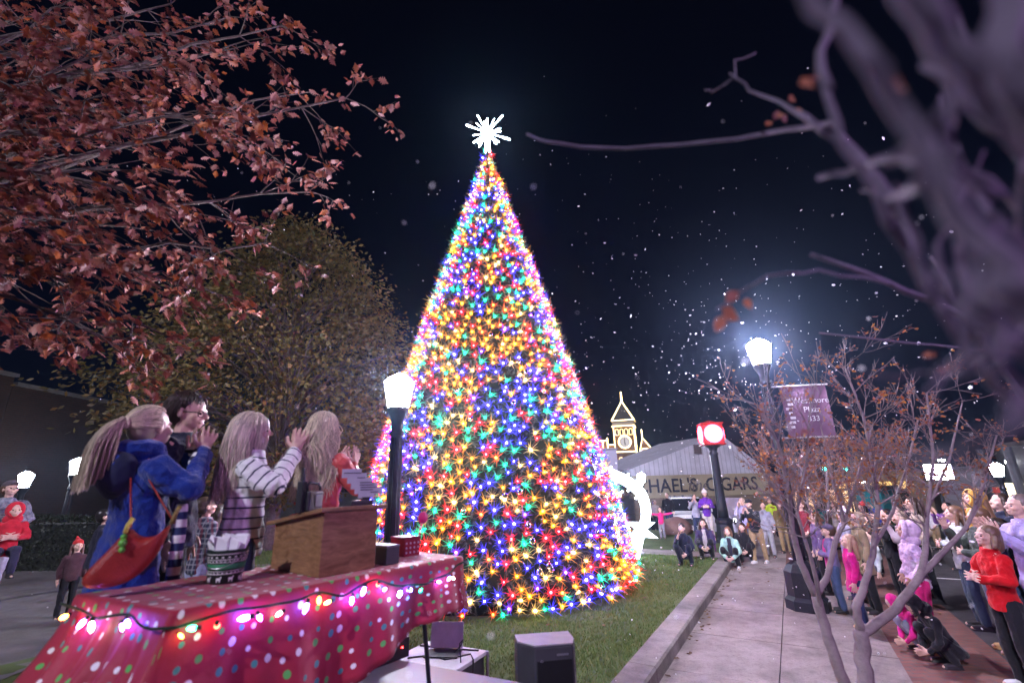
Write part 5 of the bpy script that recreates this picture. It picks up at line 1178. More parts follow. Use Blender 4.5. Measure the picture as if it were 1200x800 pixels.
def olive_tree():
    r = np.random.default_rng(5); p = at(322, 560, 13.4); p.z = .5; root = thing('willow_oak_tree', 'dense olive gold tree with drooping layers behind the applauding people', 'tree', p)
    mb = MB(); mb.tube([(0, 0, -.1), (.02, 0, .4), (0, .05, 2.5), (.05, 0, 5), (0, 0, 8.6)], [.34, .25, .21, .15, .04], 10); tips = []; rr = random.Random(3); V = []; F = []
    mb.build('trunk', DARKBARK, root, True); br = MB()
    def prof(z):
        k = (z - 1.5) / 8.7
        return 4.1 * max(.03, (min(1, max(0, k) / .22) ** .6) * max(0, 1 - max(0, (k - .2) / .8) ** 1.6) ** .75)
    n = 0
    while n < 1050:
        z = r.uniform(1.5, 10.3); R = prof(z); a = r.random() * 2 * PI
        if r.random() > R / 4.1 + .15: continue
        f = r.uniform(.45, 1.05) ** .6; lump = 1 + .22 * mnoise.noise((math.cos(a) * 1.5, math.sin(a) * 1.5, z * .55)) + .12 * mnoise.noise((math.cos(a) * 4, math.sin(a) * 4, z * 1.5)); rad = R * f * lump
        c = np.array([math.cos(a) * rad, math.sin(a) * rad, z]); n += 1
        if n % 4 == 0: br.tube([(0, 0, max(1.6, z - rad * .5)), (c[0] * .5, c[1] * .5, z - rad * .12), tuple(c)], [.05, .03, .008], 4, 0, False)
        for k in range(36):
            o = c + r.normal(0, 1, 3) * np.array([.36, .36, .17]); o[2] -= .10 * np.hypot(o[0] - c[0], o[1] - c[1])
            d = np.array([math.cos(a), math.sin(a), -.35]) + r.normal(0, .6, 3); d /= np.linalg.norm(d); w = np.cross(d, r.normal(0, 1, 3)); w /= np.linalg.norm(w) + 1e-9; L = r.uniform(.09, .17); b = len(V)
            V += [tuple(o), tuple(o + d * L * .5 + w * L * .26), tuple(o + d * L), tuple(o + d * L * .5 - w * L * .26)]; F.append((b, b + 1, b + 2, b + 3))
    br.build('branches', DARKBARK, root, True)
    me = bpy.data.meshes.new('crown'); me.from_pydata(V, [], F); me.materials.append(leafmat('olive_leaf', [(.06, .055, .013), (.11, .09, .022), (.17, .125, .034), (.085, .075, .016), (.18, .105, .026)], .6, .25)); objm('crown', me, root)
olive_tree()

ORANGE = leafmat('myrtle_leaf', [(.22, .06, .03), (.36, .12, .03), (.42, .20, .04), (.25, .07, .06), (.30, .14, .12)], .5, .3)
def small_leaves(tips, r, prob, parent, size=(.04, .075)):
    V = []; F = []
    for p, q in tips:
        if r.random() > prob: continue
        for k in range(r.randint(1, 3)):
            d = (q * .3 + Vector((r.uniform(-1, 1), r.uniform(-1, 1), r.uniform(-1.2, .2)))).normalized(); s = d.cross(Vector((r.uniform(-1, 1), r.uniform(-1, 1), 1))).normalized(); L = r.uniform(*size); b = len(V)
            o = p + Vector((r.uniform(-1, 1), r.uniform(-1, 1), r.uniform(-1, 1))) * .03; c = d.cross(s)
            V += [tuple(x) for x in (o, o + d * L * .3 + s * L * .26 + c * .006, o + d * L * .7 + s * L * .22, o + d * L, o + d * L * .7 - s * L * .22, o + d * L * .3 - s * L * .26 + c * .006)]; F.append(tuple(range(b, b + 6)))
    me = bpy.data.meshes.new('leaves'); me.from_pydata(V, [], F); me.materials.append(ORANGE); objm('leaves', me, parent)
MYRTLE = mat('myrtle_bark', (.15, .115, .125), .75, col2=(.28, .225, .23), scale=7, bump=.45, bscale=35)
def crape():
    r = random.Random(8); base = onz(1003, 900, 0); Y = base.y; root = thing('crape_myrtle', 'bare multi stemmed crape myrtle with smooth grey trunks on the near sidewalk', 'tree', Vector((base.x, base.y, 0)))
    q = lambda *a: [at(px, py, Y + dy) - Vector((base.x, base.y, 0)) for px, py, dy in a]
    stems = [([(1000, 905, 0), (991, 805, 0), (976, 762, 0), (963, 722, .05), (956, 698, .05)], .062, .048),
             ([(956, 698, .05), (938, 659, .05), (928, 620, .0), (925, 578, -.05), (912, 520, -.1), (890, 475, -.1)], .040, .012),
             ([(956, 698, .05), (970, 674, .12), (979, 634, .2), (990, 612, .25), (1000, 575, .3), (1022, 500, .3)], .038, .010),
             ([(962, 716, .05), (957, 680, -.1), (946, 640, -.15), (934, 600, -.2), (945, 540, -.2), (950, 470, -.3)], .026, .008),
             ([(1006, 905, .0), (1015, 805, .05), (1010, 765, .1), (1008, 738, .1)], .088, .070),
             ([(1008, 738, .1), (1003, 710, .1), (1011, 692, .1), (1023, 650, .1), (1029, 592, .1), (1024, 556, .1), (1012, 490, .05), (990, 430, .0)], .048, .010),
             ([(1010, 742, .1), (1021, 735, .1), (1050, 713, .0), (1077, 676, -.1), (1084, 648, -.1), (1086, 604, -.1), (1094, 540, -.1), (1086, 460, -.1)], .058, .010),
             ([(1077, 676, -.1), (1106, 646, -.15), (1132, 618, -.2), (1150, 575, -.25), (1168, 510, -.3)], .032, .009),
             ([(1024, 640, .1), (1046, 600, .2), (1062, 548, .3), (1076, 492, .35)], .024, .008), ([(1090, 590, -.1), (1112, 540, 0), (1128, 470, .1)], .018, .007),
             ([(990, 612, .25), (975, 560, .3), (962, 500, .35)], .020, .007), ([(926, 600, 0), (900, 560, .1), (872, 520, .2)], .018, .007)]
    mb = MB(); tips = []; br = MB()
    for i, (pts, ra, rb) in enumerate(stems):
        P = q(*pts); n = len(P); tgt = mb
        rs = [ra + (rb - ra) * (k / (n - 1)) for k in range(n)]
        # subdivide for a knotty line
        rs = [x * .80 for x in rs]; PP = []; RR = []
        for k in range(n - 1):
            for u in range(4):
                t = u / 4; PP.append(P[k].lerp(P[k + 1], t) + (Vector((r.uniform(-1, 1), r.uniform(-1, 1), 0)) * rs[k] * .16 if u else Vector())); RR.append(rs[k] + (rs[k + 1] - rs[k]) * t + r.uniform(-.04, .10) * rs[k])
        PP.append(P[-1]); RR.append(rs[-1]); mb.tube(PP, RR, 9, 0, True)
        for k in range(2 * 4 if i not in (0, 4) else 999, len(PP)):
            if PP[k].z < 1.75: continue
            for _ in range(2):
                d = Vector((r.uniform(-1, 1), r.uniform(-1, 1), r.uniform(.1, 1.3))); grow(br, PP[k], d, r.uniform(.15, .34), min(.008, RR[k] * .5), 2, r, tips, .30, 4, .6, (1, 3), .0022)
    tr = mb.build('trunk', MYRTLE, root, True); br.build('twigs', MYRTLE, root, True); small_leaves(tips, r, .34, root, (.025, .055))
crape()
def crape_far(label, base, seed, leafp, H=3.6, n=5):
    r = random.Random(seed); root = thing('crape_myrtle', label, 'tree', base); mb = MB(); br = MB(); tips = []
    for k in range(n):
        a = 2 * PI * k / n + r.uniform(-.4, .4); e = Vector((math.cos(a) * r.uniform(.5, 1.1), math.sin(a) * r.uniform(.5, 1.1), H * r.uniform(.5, .7))); P = wander((math.cos(a) * .06, math.sin(a) * .06, -.05), e, 8, .03, r)
        mb.tube(P, [.055 * (1 - .7 * i / 8) for i in range(9)], 7)
        for i in range(4, 9):
            for _ in range(3): grow(br, P[i], Vector((r.uniform(-1, 1), r.uniform(-1, 1), r.uniform(.2, 1.4))), r.uniform(.4, .75), .014, 2, r, tips, .3, 4, .6, (1, 3), .004)
    mb.build('trunk', MYRTLE, root, True); br.build('twigs', MYRTLE, root, True); small_leaves(tips, r, leafp, root, (.06, .12))
crape_far('crape myrtle with orange autumn leaves beside the khaki photographer', st(15.6, .35, 0), 4, .55, 4.2, 5)
crape_far('leafy orange crape myrtle farther along the street in front of the shopfront', st(21, 2.6, 0), 14, .8, 4.4, 5)
def near_tree():
    r = random.Random(31); base = Vector((1.75, .50, STAGE)); root = thing('blurred_tree', 'out of focus purple lit tree limbs hanging close at the upper right', 'tree', base); mb = MB(); br = MB(); tips = []
    g = mat('dark_damp_soil', (.03, .03, .03)); base_z = base.z
    mb.tube([(0, 0, -1.1), (0, 0, .6), (-.1, -.05, 1.5), (-.2, .0, 2.4), (-.25, .1, 3.4)], [.16, .12, .10, .08, .04], 10)
    q = lambda pts: [at(*p) - base for p in pts]
    L = [([(1330, 520, .62), (1200, 350, .42), (1120, 245, .40), (1060, 130, .38), (1010, 60, .36), (935, -30, .36)], .013, .007),
         ([(1330, 300, .60), (1200, 150, .40), (1140, 90, .36), (1060, -10, .33), (1030, -60, .33)], .018, .012),
         ([(1320, 200, .5), (1190, 110, .34), (1175, -40, .34)], .020, .014),
         ([(1330, 560, .7), (1180, 470, .52), (1110, 370, .50), (1040, 260, .48), (985, 165, .46), (965, 100, .46)], .007, .004),
         ([(1075, 315, .49), (1030, 215, .55), (975, 145, .75), (900, 155, 1.0), (800, 170, 1.15), (700, 175, 1.2), (640, 166, 1.2), (617, 157, 1.2)], .0065, .0045),
         ([(1320, 460, 1.3), (1200, 412, 1.2), (1110, 362, 1.15), (1040, 330, 1.1), (950, 298, 1.1)], .011, .006),
         ([(985, 165, .46), (930, 130, .80), (880, 105, .95), (855, 86, .95)], .0055, .003), ([(860, 92, .95), (835, 108, 1.0), (826, 105, 1.0)], .0025, .002), ([(860, 92, .95), (862, 70, 1.0), (886, 62, 1.0)], .0025, .002),
         ([(1090, 188, .235), (1060, 182, .38), (1010, 195, .55), (960, 208, .62)], .006, .005), ([(1095, 215, .24), (1060, 225, .45), (1035, 240, .6)], .005, .004),
         ([(1300, 640, 1.2), (1200, 470, 1.2), (1120, 350, 1.2), (1090, 300, 1.2)], .008, .004), ([(1330, 430, 1.8), (1180, 412, 2.0), (1060, 402, 2.1), (960, 390, 2.2)], .009, .005),
         ([(1330, 350, .45), (1200, 340, .40), (1165, 330, .38)], .017, .012), ([(1300, 60, .4), (1120, 120, .42), (1040, 190, .5)], .010, .005), ([(966, 110, .46), (962, 60, .5), (980, 0, .5)], .006, .005), ([(1040, 330, 1.1), (960, 318, 1.0), (900, 322, .92), (862, 345, .86), (840, 362, .85)], .004, .002)]
    for _ in range(26):          # loose twigs crossing close to the lens
        x, y, Y = r.uniform(1085, 1230), r.uniform(20, 470), r.uniform(.22, .55); a = r.uniform(-2.6, -.9) if r.random() < .6 else r.uniform(.6, 2.6); l = r.uniform(70, 190)
        L.append(([(x + 60, y + 40, Y * 1.05), (x, y, Y), (x + math.cos(a) * l * .5, y + math.sin(a) * l * .5, Y * r.uniform(.9, 1.15)), (x + math.cos(a + .3) * l, y + math.sin(a + .3) * l, Y * r.uniform(.9, 1.25))], .0038, .0016))
    for li, (pts, ra, rb) in enumerate(L):
        if li in (0, 1, 2, 13, 14): pts = [(a_, b_, c_ * .60) for a_, b_, c_ in pts]; ra *= .66; rb *= .66
        P = q(pts)
        if li in (0, 1, 2, 3, 5, 11, 12, 13, 14): P = [Vector((-.13, 0, 1.1 + .04 * li))] + P
        n = len(P); PP = []; RR = []
        for k in range(n - 1):
            for u in range(3): PP.append(P[k].lerp(P[k + 1], u / 3) + Vector((r.uniform(-1, 1), r.uniform(-1, 1), r.uniform(-1, 1))) * .004); RR.append((ra + (rb - ra) * (k + u / 3) / (n - 1)) * r.uniform(.92, 1.15))
        PP.append(P[-1]); RR.append(rb); br.tube(PP, RR, 7)
    mb.build('trunk', MYRTLE, root, True); br.build('branches', mat('violet_lit_bark', (.075, .058, .095), .8, col2=(.15, .12, .18), scale=9, bump=.4), root, True)  # purple light on the limbs is put into the bark colour
    V = []; F = []
    for px, py, Y, L_, n in ((840, 370, .85, .035, 2), (862, 352, .85, .03, 2), (910, 135, .9, .022, 3), (925, 122, .9, .02, 3), (1130, 80, .5, .02, 5), (1145, 110, .5, .02, 4), (1060, 90, .33, .010, 3), (950, 80, .5, .02, 2), (1100, 420, .8, .02, 3), (940, 515, 1.4, .025, 2)):
        for k in range(n):
            p = at(px + r.uniform(-12, 12), py + r.uniform(-12, 12), Y) - base; d = Vector((r.uniform(-1, 1), r.uniform(-.4, .4), r.uniform(-1, .1))).normalized(); s = d.cross(Vector((0, 1, .2))).normalized(); b = len(V); L2 = L_ * r.uniform(.8, 1.3)
            V += [tuple(x) for x in (p, p + d * L2 * .3 + s * L2 * .3, p + d * L2 * .7 + s * L2 * .26 + Vector((0, .004, 0)), p + d * L2, p + d * L2 * .7 - s * L2 * .26, p + d * L2 * .3 - s * L2 * .3 + Vector((0, .004, 0)))]; F.append(tuple(range(b, b + 6)))
    me = bpy.data.meshes.new('leaves'); me.from_pydata(V, [], F); me.materials.append(leafmat('wilted_leaf', [(.20, .05, .05), (.30, .10, .05), (.22, .08, .12)], .5, .3)); objm('leaves', me, root)
near_tree()
def hedge(label, a, b, H, W, seed):
    r = np.random.default_rng(seed); a, b = Vector(a), Vector(b); L = (b - a).length; u = (b - a).normalized(); v = Vector((-u.y, u.x, 0)); root = thing('hedge', label, 'hedge', a)
    V = []; F = []
    for _ in range(int(L * 1500)):
        s, t, z = r.random() * L, r.uniform(-1, 1), r.random()
        k = r.integers(0, 3)
        if k == 0: z = 1.0
        elif k == 1: t = -1.0
        bump = 1 + .16 * mnoise.noise((s * 1.6, t * 2, z * 2 + seed)); p = u * s + v * t * W / 2 * bump + Vector((0, 0, z * H * bump)); d = Vector(r.normal(0, 1, 3)).normalized(); w = d.cross(Vector(r.normal(0, 1, 3))).normalized(); l = r.uniform(.03, .07); n = len(V)
        V += [tuple(p), tuple(p + d * l * .5 + w * l * .3), tuple(p + d * l), tuple(p + d * l * .5 - w * l * .3)]; F.append((n, n + 1, n + 2, n + 3))
    me = bpy.data.meshes.new('foliage'); me.from_pydata(V, [], F); me.materials.append(leafmat('hedge_leaf', [(.012, .02, .008), (.025, .035, .014), (.02, .03, .01)], .5, .1)); objm('foliage', me, root)
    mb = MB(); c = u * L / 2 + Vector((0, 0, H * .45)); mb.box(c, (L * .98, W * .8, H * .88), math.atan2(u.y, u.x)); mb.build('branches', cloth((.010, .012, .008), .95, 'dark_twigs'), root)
hedge('dark clipped hedge at the back of the left terrace beneath the lit lamps', (-15.5, 11.6, .68), (-8.2, 11.0, .6), 1.15, .9, 3)

# ------------------------------------------------------------------ BUILDINGS
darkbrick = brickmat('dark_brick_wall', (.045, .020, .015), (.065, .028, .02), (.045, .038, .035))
palebrick = brickmat('tan_brick_wall', (.20, .14, .10), (.28, .20, .14), (.22, .19, .16))
def wallobj(name, a, b, z0, z1, th, m, parent):
    """upright slab between two ground points; its own local axes keep the brick texture square"""
    a, b = Vector((a[0], a[1], 0)), Vector((b[0], b[1], 0)); u = (b - a); L = u.length; ang = math.atan2(u.y, u.x)
    mb = MB(); mb.box((L / 2, th / 2, (z1 - z0) / 2), (L, th, z1 - z0)); o = mb.build(name, m, parent); o.location = Vector((a.x, a.y, z0)) - (parent.location if parent else Vector()); o.rotation_euler = (0, 0, ang); return o, L
def left_building():
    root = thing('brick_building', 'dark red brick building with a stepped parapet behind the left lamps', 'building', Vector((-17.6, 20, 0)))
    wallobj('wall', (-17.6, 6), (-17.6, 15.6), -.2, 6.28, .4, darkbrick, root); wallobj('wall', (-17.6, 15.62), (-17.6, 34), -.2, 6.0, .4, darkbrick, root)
    cop = mat('stone_coping', (.16, .15, .15), .8)
    for y0, y1, z in ((6, 15.6, 6.28), (15.62, 34, 6.0)):
        mb = MB(); mb.box((-.15, (y0 + y1) / 2 - 20, z + .06), (.62, y1 - y0, .12)); mb.build('coping', cop, root)
    mb = MB(); mb.box((-6, 0, 2.9), (11.4, 27.9, 5.9)); mb.build('roof', cloth((.04, .04, .04), .9, 'roofing'), root)
left_building()
CGY = 31.0
def cigar_shop():
    a = at(744, 600, CGY); b = at(905, 600, 33.5); a = Vector((a.x, CGY, 0)); b = Vector((b.x, 33.5, 0)); z0 = -1.05; u = (b - a).normalized(); L = (b - a).length; ang = math.atan2(u.y, u.x)
    root = thing('cigar_shop', 'brick shop with a pale corrugated gable and a long painted sign', 'shop', Vector((a.x, a.y, z0)), ang)
    metal = brickmat('corrugated_metal', (.62, .60, .68), (.66, .64, .72), (.42, .42, .48), 1, rough=.5, bw=.35, bh=30, msize=.03, off=0)
    zs0, zs1 = at(800, 582, CGY + 1).z - z0, at(800, 556, CGY + 1).z - z0
    mb = MB(); mb.box((L / 2, .2, zs0 / 2), (L, .4, zs0)); mb.build('brick_wall', palebrick, root)
    mb = MB(); mb.box((L / 2, .19, (zs0 + zs1) / 2), (L + .1, .48, zs1 - zs0)); sg = mb.build('sign_band', mat('cream_sign_paint', (.33, .28, .18), .7, col2=(.42, .36, .24), scale=1.2), root)
    zr = at(854, 508, 32.6).z - z0; zl = at(745, 553, CGY).z - z0; xr = L * .70
    mb = MB(); mb.prism([(-.1, zs1), (L + .1, zs1), (L + .1, zs1 + (zr - zs1) * .12), (xr, zr), (-.1, max(zl, zs1 + .4))], 0, 8, lambda x, z, d: Vector((x, .05 + d, z))); mb.build('metal_gable', metal, root)
    mb = MB(); mb.box((xr * .72, .02, zs1 + (zr - zs1) * .62), (.55, .08, .62)); mb.build('vent', mat('brown_louvre', (.12, .09, .09), .7), root)
    mb = MB(); mb.box((L / 2, 4, zs0 / 2), (L - .2, 7, zs0 - .1)); mb.build('interior_walls', palebrick, root)
    ink = mat('sign_ink', (.035, .035, .05), .7); h = (zs1 - zs0)
    for tx, x, sz, sh in (("MICHAEL'S", L * .18, .86, 0), ('fine', L * .46, .80, .35), ('CIGARS', L * .72, .86, 0)):
        o = objm('lettering', text_mesh(tx, h * sz, ink if tx != 'fine' else mat('sign_ink_light', (.16, .14, .13), .7), .01, sh, .012 if tx != 'fine' else 0), root); o.rotation_euler = (PI / 2, 0, 0); o.location = (x, -.075, (zs0 + zs1) / 2)
    for x in (.12, .55):
        mb = MB(); mb.box((L * x, -.01, zs0 * .40), (1.5, .08, zs0 * .72)); w = mb.build('window', DARKPLASTIC, root); mb = MB(); mb.box((L * x, -.06, zs0 * .40), (1.3, .02, zs0 * .62)); mb.build('glass', mat('night_glass', (.02, .02, .03), .1), w)
cigar_shop()
def annex():
    a = at(688, 600, 28.5); b = at(729, 600, 28.5); z0 = -1.0; zt = at(705, 527, 28.5).z
    root = thing('flat_roof_annex', 'plain lavender grey flat roofed block between the tree and the cigar shop', 'building', Vector((a.x - 2, 28.5, z0)))
    mb = MB(); w = b.x - a.x + 2; mb.box((w / 2, 2.2, (zt - z0) / 2), (w, 4.4, zt - z0)); bevel(mb.build('walls', mat('pale_stucco', (.30, .28, .36), .8, var=.1, scale=2, bump=.2), root), .02)
    mb = MB(); mb.box((w / 2, 2.2, zt - z0 + .06), (w + .14, 4.54, .1)); mb.build('roof_edge', mat('grey_flashing', (.2, .2, .24), .5), root)
    q = at(727, 540, 28.5); mb = MB(); mb.box((w - .5, -.03, 2.9), (.5, .06, .5)); mb.build('wall_vent', mat('dark_vent', (.06, .06, .10), .6), root)
    mb = MB(); mb.box((w * .5, -.02, 1.1), (1.0, .06, 2.2)); mb.build('door', mat('grey_door', (.07, .07, .10), .5), root)
annex()
def clock_tower():
    p = at(737, 560, 80); z0 = -1.0; root = thing('clock_tower', 'distant courthouse clock tower outlined in warm white lights', 'clock tower', Vector((p.x, 80, z0)), math.radians(-17))
    k = 1.62; brick = mat('tower_brick', (.16, .09, .055), .9, var=.25, scale=1); stone = mat('tower_stone', (.42, .37, .30), .8); glow = emit('tower_string', (1, .72, .32), 7); dim = emit('tower_window_string', (1, .68, .30), 3.2)
    zt = at(731, 495, 80).z - z0; zc = zt - .5; zp = at(728, 470, 80).z - z0; za = at(728, 459, 80).z - z0
    b = MB(); b.box((0, 0, zc / 2), (2 * k, 2 * k, zc)); body = b.build('tower_body', brick, root)
    b = MB(); b.box((0, 0, zt - .35), (2 * k + .35, 2 * k + .35, .75)); b.box((0, 0, zt + .08), (2 * k + .6, 2 * k + .6, .14)); b.box((0, 0, zt - 5.15), (2 * k + .2, 2 * k + .2, .2)); b.build('cornice', stone, root)
    b = MB(); q = k + .25; b.add([(-q, -q, zt + .16), (q, -q, zt + .16), (q, q, zt + .16), (-q, q, zt + .16), (0, 0, zp)], [(0, 1, 4), (1, 2, 4), (2, 3, 4), (3, 0, 4), (3, 2, 1, 0)]); b.build('roof', mat('tower_slate', (.05, .045, .045), .7), root)
    b = MB()
    for sx, sy in ((-1, -1), (1, -1), (1, 1), (-1, 1)):
        b.tube([(sx * q, sy * q, zt + .2), (0, 0, zp)], .09, 4); b.tube([(sx * (k + .05), sy * (k + .05), 0), (sx * (k + .05), sy * (k + .05), zt)], .06, 4)
    for z in (zt + .2, zt - .75): b.tube([(-q, -q, z), (q, -q, z), (q, q, z), (-q, q, z), (-q, -q, z)], .08, 4)
    b.tube([(-k, -k - .12, zt - 5.0), (k + .12, -k - .12, zt - 5.0), (k + .12, k, zt - 5.0)], .07, 4); b.tube([(0, 0, zp), (0, 0, za)], [.16, .10], 5); b.build('outline_lights', glow, root)
    for F in (0, 1):      # camera side and right hand side
        Rz = Matrix.Rotation(F * PI / 2, 3, 'Z'); f = lambda x, z, d=0.0: Rz @ Vector((x, -k - .06 - d, z))
        zc_ = zt - 3.4; dm = MB(); dm.lathe([(.86, 0), (.86, .05), (.02, .06)], f(0, zc_), 28, M=Rz @ Matrix.Rotation(PI / 2, 3, 'X')); d_ = dm.build('clock_face', emit('tower_dial', (.75, .72, .70), .35), root)
        hm = MB(); hm.tube([f(0, zc_ - .1, .1), f(0, zc_ + .62, .1)], .06, 4); hm.tube([f(0, zc_, .1), f(.05, zc_ - .5, .1)], .07, 4)
        for h_ in range(12): a = h_ * PI / 6; hm.tube([f(.66 * math.cos(a), zc_ + .66 * math.sin(a), .09), f(.78 * math.cos(a), zc_ + .78 * math.sin(a), .09)], .035, 4)
        hm.build('clock_hands', DARKPLASTIC, d_)
        rm = MB(); rm.tube([f(1.0 * math.cos(a), zc_ + 1.0 * math.sin(a), .05) for a in [2 * PI * i / 28 for i in range(29)]], .10, 5); rm.build('dial_lights', glow, root)
        for cx, cz, w, h_ in [(x, zt - 1.75, .26, .5) for x in (-1.15, -.38, .38, 1.15)] + [(x, zt - 6.7, .34, .9) for x in (-.85, .75)] + [(x, zt - 9.6, .34, .9) for x in (-.85, .75)]:
            pl = [(-w, -h_), (w, -h_), (w, h_ * .5)] + [(w * math.cos(a), h_ * .5 + w * math.sin(a)) for a in [PI * i / 6 for i in range(1, 6)]] + [(-w, h_ * .5)]
            wm_ = MB(); wm_.prism(pl, .0, .05, lambda u, v, d: f(cx + u, cz + v, d)); w_ = wm_.build('window', mat('tower_window', (.03, .02, .015), .3), root)
            lm_ = MB(); lm_.tube([f(cx + u, cz + v, .07) for u, v in pl + pl[:1]], .055, 4); lm_.build('window_lights', dim, w_)
    zw = at(712, 522, 80).z - z0
    b = MB(); b.box((-8.4, 1.0, zw / 2), (13.4, 6, zw)); b.box((-3.6, -1.6, zw - .2), (1.5, 1.2, 1.9)); b.box((5.4, 1.5, (zw - 2) / 2), (6.5, 6, zw - 2)); b.build('courthouse_wing', brick, root)
    b = MB(); 
    for z in (zw + .05, zw - .55): b.tube([(-15, -2.1, z), (-1.7, -2.1, z)], .08, 4)
    for z in (zw + .75, zw - 1.15): b.tube([(-4.4, -2.3, z), (-2.8, -2.3, z)], .09, 4)
    for x in (-4.4, -3.6, -2.8): b.tube([(x, -2.3, zw - 1.15), (x, -2.3, zw + (1.2 if x != -3.6 else .8))], .09, 4)
    zg = zw - 2; b.tube([(2.1, -1.6, zg), (2.9, -1.6, zg + 3.0), (5.0, -1.6, zg + .1), (6.5, -1.6, zg + .1)], .09, 4); b.tube([(2.9, -1.6, zg + 3.0), (2.9, -1.6, zg + 4.3)], .08, 4); b.tube([(2.7, -1.6, zg + 1.2), (4.2, -1.6, zg + 1.2)], .07, 4); b.build('wing_lights', glow, root)
    b = MB(); b.prism([(2.05, zg - .05), (5.0, zg - .05), (2.9, zg + 2.9)], -1.5, 3, lambda u, v, d: Vector((u, d, v))); b.build('wing_gable', brick, root)
clock_tower()
def street_buildings():
    z0 = -1.1; G = 'low buildings across the street'
    def block(name, label, pxa, pxb, pyt, Ya, Yb, m, depth=6):
        a, b = at(pxa, 570, Ya), at(pxb, 570, Yb); zt = at((pxa + pxb) / 2, pyt, (Ya + Yb) / 2).z; a.z = b.z = 0; u = (b - a).normalized(); L = (b - a).length
        root = thing(name, label, 'building', Vector((a.x, a.y, z0)), math.atan2(u.y, u.x), G); mb = MB(); mb.box((L / 2, depth / 2, (zt - z0) / 2), (L, depth, zt - z0)); mb.build('walls', m, root)
        mb = MB(); mb.box((L / 2, depth / 2, zt - z0 + .1), (L + .3, depth + .3, .2)); mb.build('parapet', mat('dark_parapet', (.06, .055, .06), .8), root); return root, L, zt - z0
    r_, L, H = block('pale_building', 'pale grey single storey building at the right edge behind the crowd', 1102, 1176, 546, 31, 26, mat('pale_render', (.34, .31, .35), .8, var=.08, scale=.6, bump=.15))
    mb = MB(); mb.box((L * .82, -.05, 1.2), (1.0, .1, 2.3)); mb.build('door', mat('dark_door', (.05, .05, .06), .5), r_)
    r_, L, H = block('column_shopfront', 'shopfront with dark columns and a lit window at the far right edge', 1178, 1300, 520, 22, 16, mat('dark_facade', (.035, .032, .04), .7), 5)
    lit = emit('lit_window', (1, .85, .55), 2.2)
    for x in (.12, .62, 1.5):
        mb = MB(); mb.box((L * .08 + x * 2.2, -.05, H * .56), (1.5, .08, .9)); w = mb.build('window', DARKPLASTIC, r_); mb = MB(); mb.box((L * .08 + x * 2.2, -.10, H * .56), (1.36, .02, .78)); mb.build('pane', lit, w)
    for x in (0, 2.3, 4.6): mb = MB(); mb.tube([(x + .1, -.5, 0), (x + .1, -.5, H)], .16, 10); mb.build('column', mat('dark_column', (.05, .05, .06), .6), r_)
    r_, L, H = block('awning_shops', 'row of lit shops with a yellow awning beyond the crape myrtle', 985, 1066, 551, 38, 33, mat('ochre_render', (.24, .17, .10), .85, var=.25, scale=.8))
    am = emit('lit_awning', (1, .62, .18), .9); mb = MB(); mb.hull8([(L * .12, -.9, 2.35), (L * .98, -.9, 2.35), (L * .98, -.05, 2.35), (L * .12, -.05, 2.35), (L * .12, -.7, 2.6), (L * .98, -.7, 2.6), (L * .98, -.05, 2.8), (L * .12, -.05, 2.8)]); mb.build('awning', am, r_)
    warm = emit('warm_shop_window', (1, .72, .38), 1.6)
    for k in range(5): mb = MB(); mb.box((L * (.1 + .2 * k), -.05, 1.3), (L * .15, .08, 1.8)); w = mb.build('window', DARKPLASTIC, r_); mb = MB(); mb.box((L * (.1 + .2 * k), -.1, 1.35), (L * .13, .02, 1.55)); mb.build('pane', warm if k in (0, 2, 3) else mat('dark_pane', (.03, .03, .035), .1), w)
    block('dark_warehouse', 'dark two storey building behind the awning shops', 925, 1120, 535, 47, 42, mat('dark_brick_far', (.05, .04, .04), .9, var=.3))
    r_, L, H = block('teal_wall_building', 'low teal walled building behind the back row of the crowd', 1000, 1030, 574, 29, 28, mat('teal_paint', (.02, .20, .22), .7), 3)
    r_, L, H = block('red_brick_shop', 'red brick corner shop behind the orange crape myrtles', 908, 985, 556, 36, 38, brickmat('red_brick_far', (.17, .07, .05), (.22, .09, .065), (.18, .15, .14)))
    for k in range(3): mb = MB(); mb.box((L * (.2 + .3 * k), -.05, 1.5), (1.3, .08, 1.7)); w = mb.build('window', DARKPLASTIC, r_); mb = MB(); mb.box((L * (.2 + .3 * k), -.1, 1.5), (1.15, .02, 1.5)); mb.build('pane', emit('dim_shop_window', (1, .6, .35), .7), w)
street_buildings()
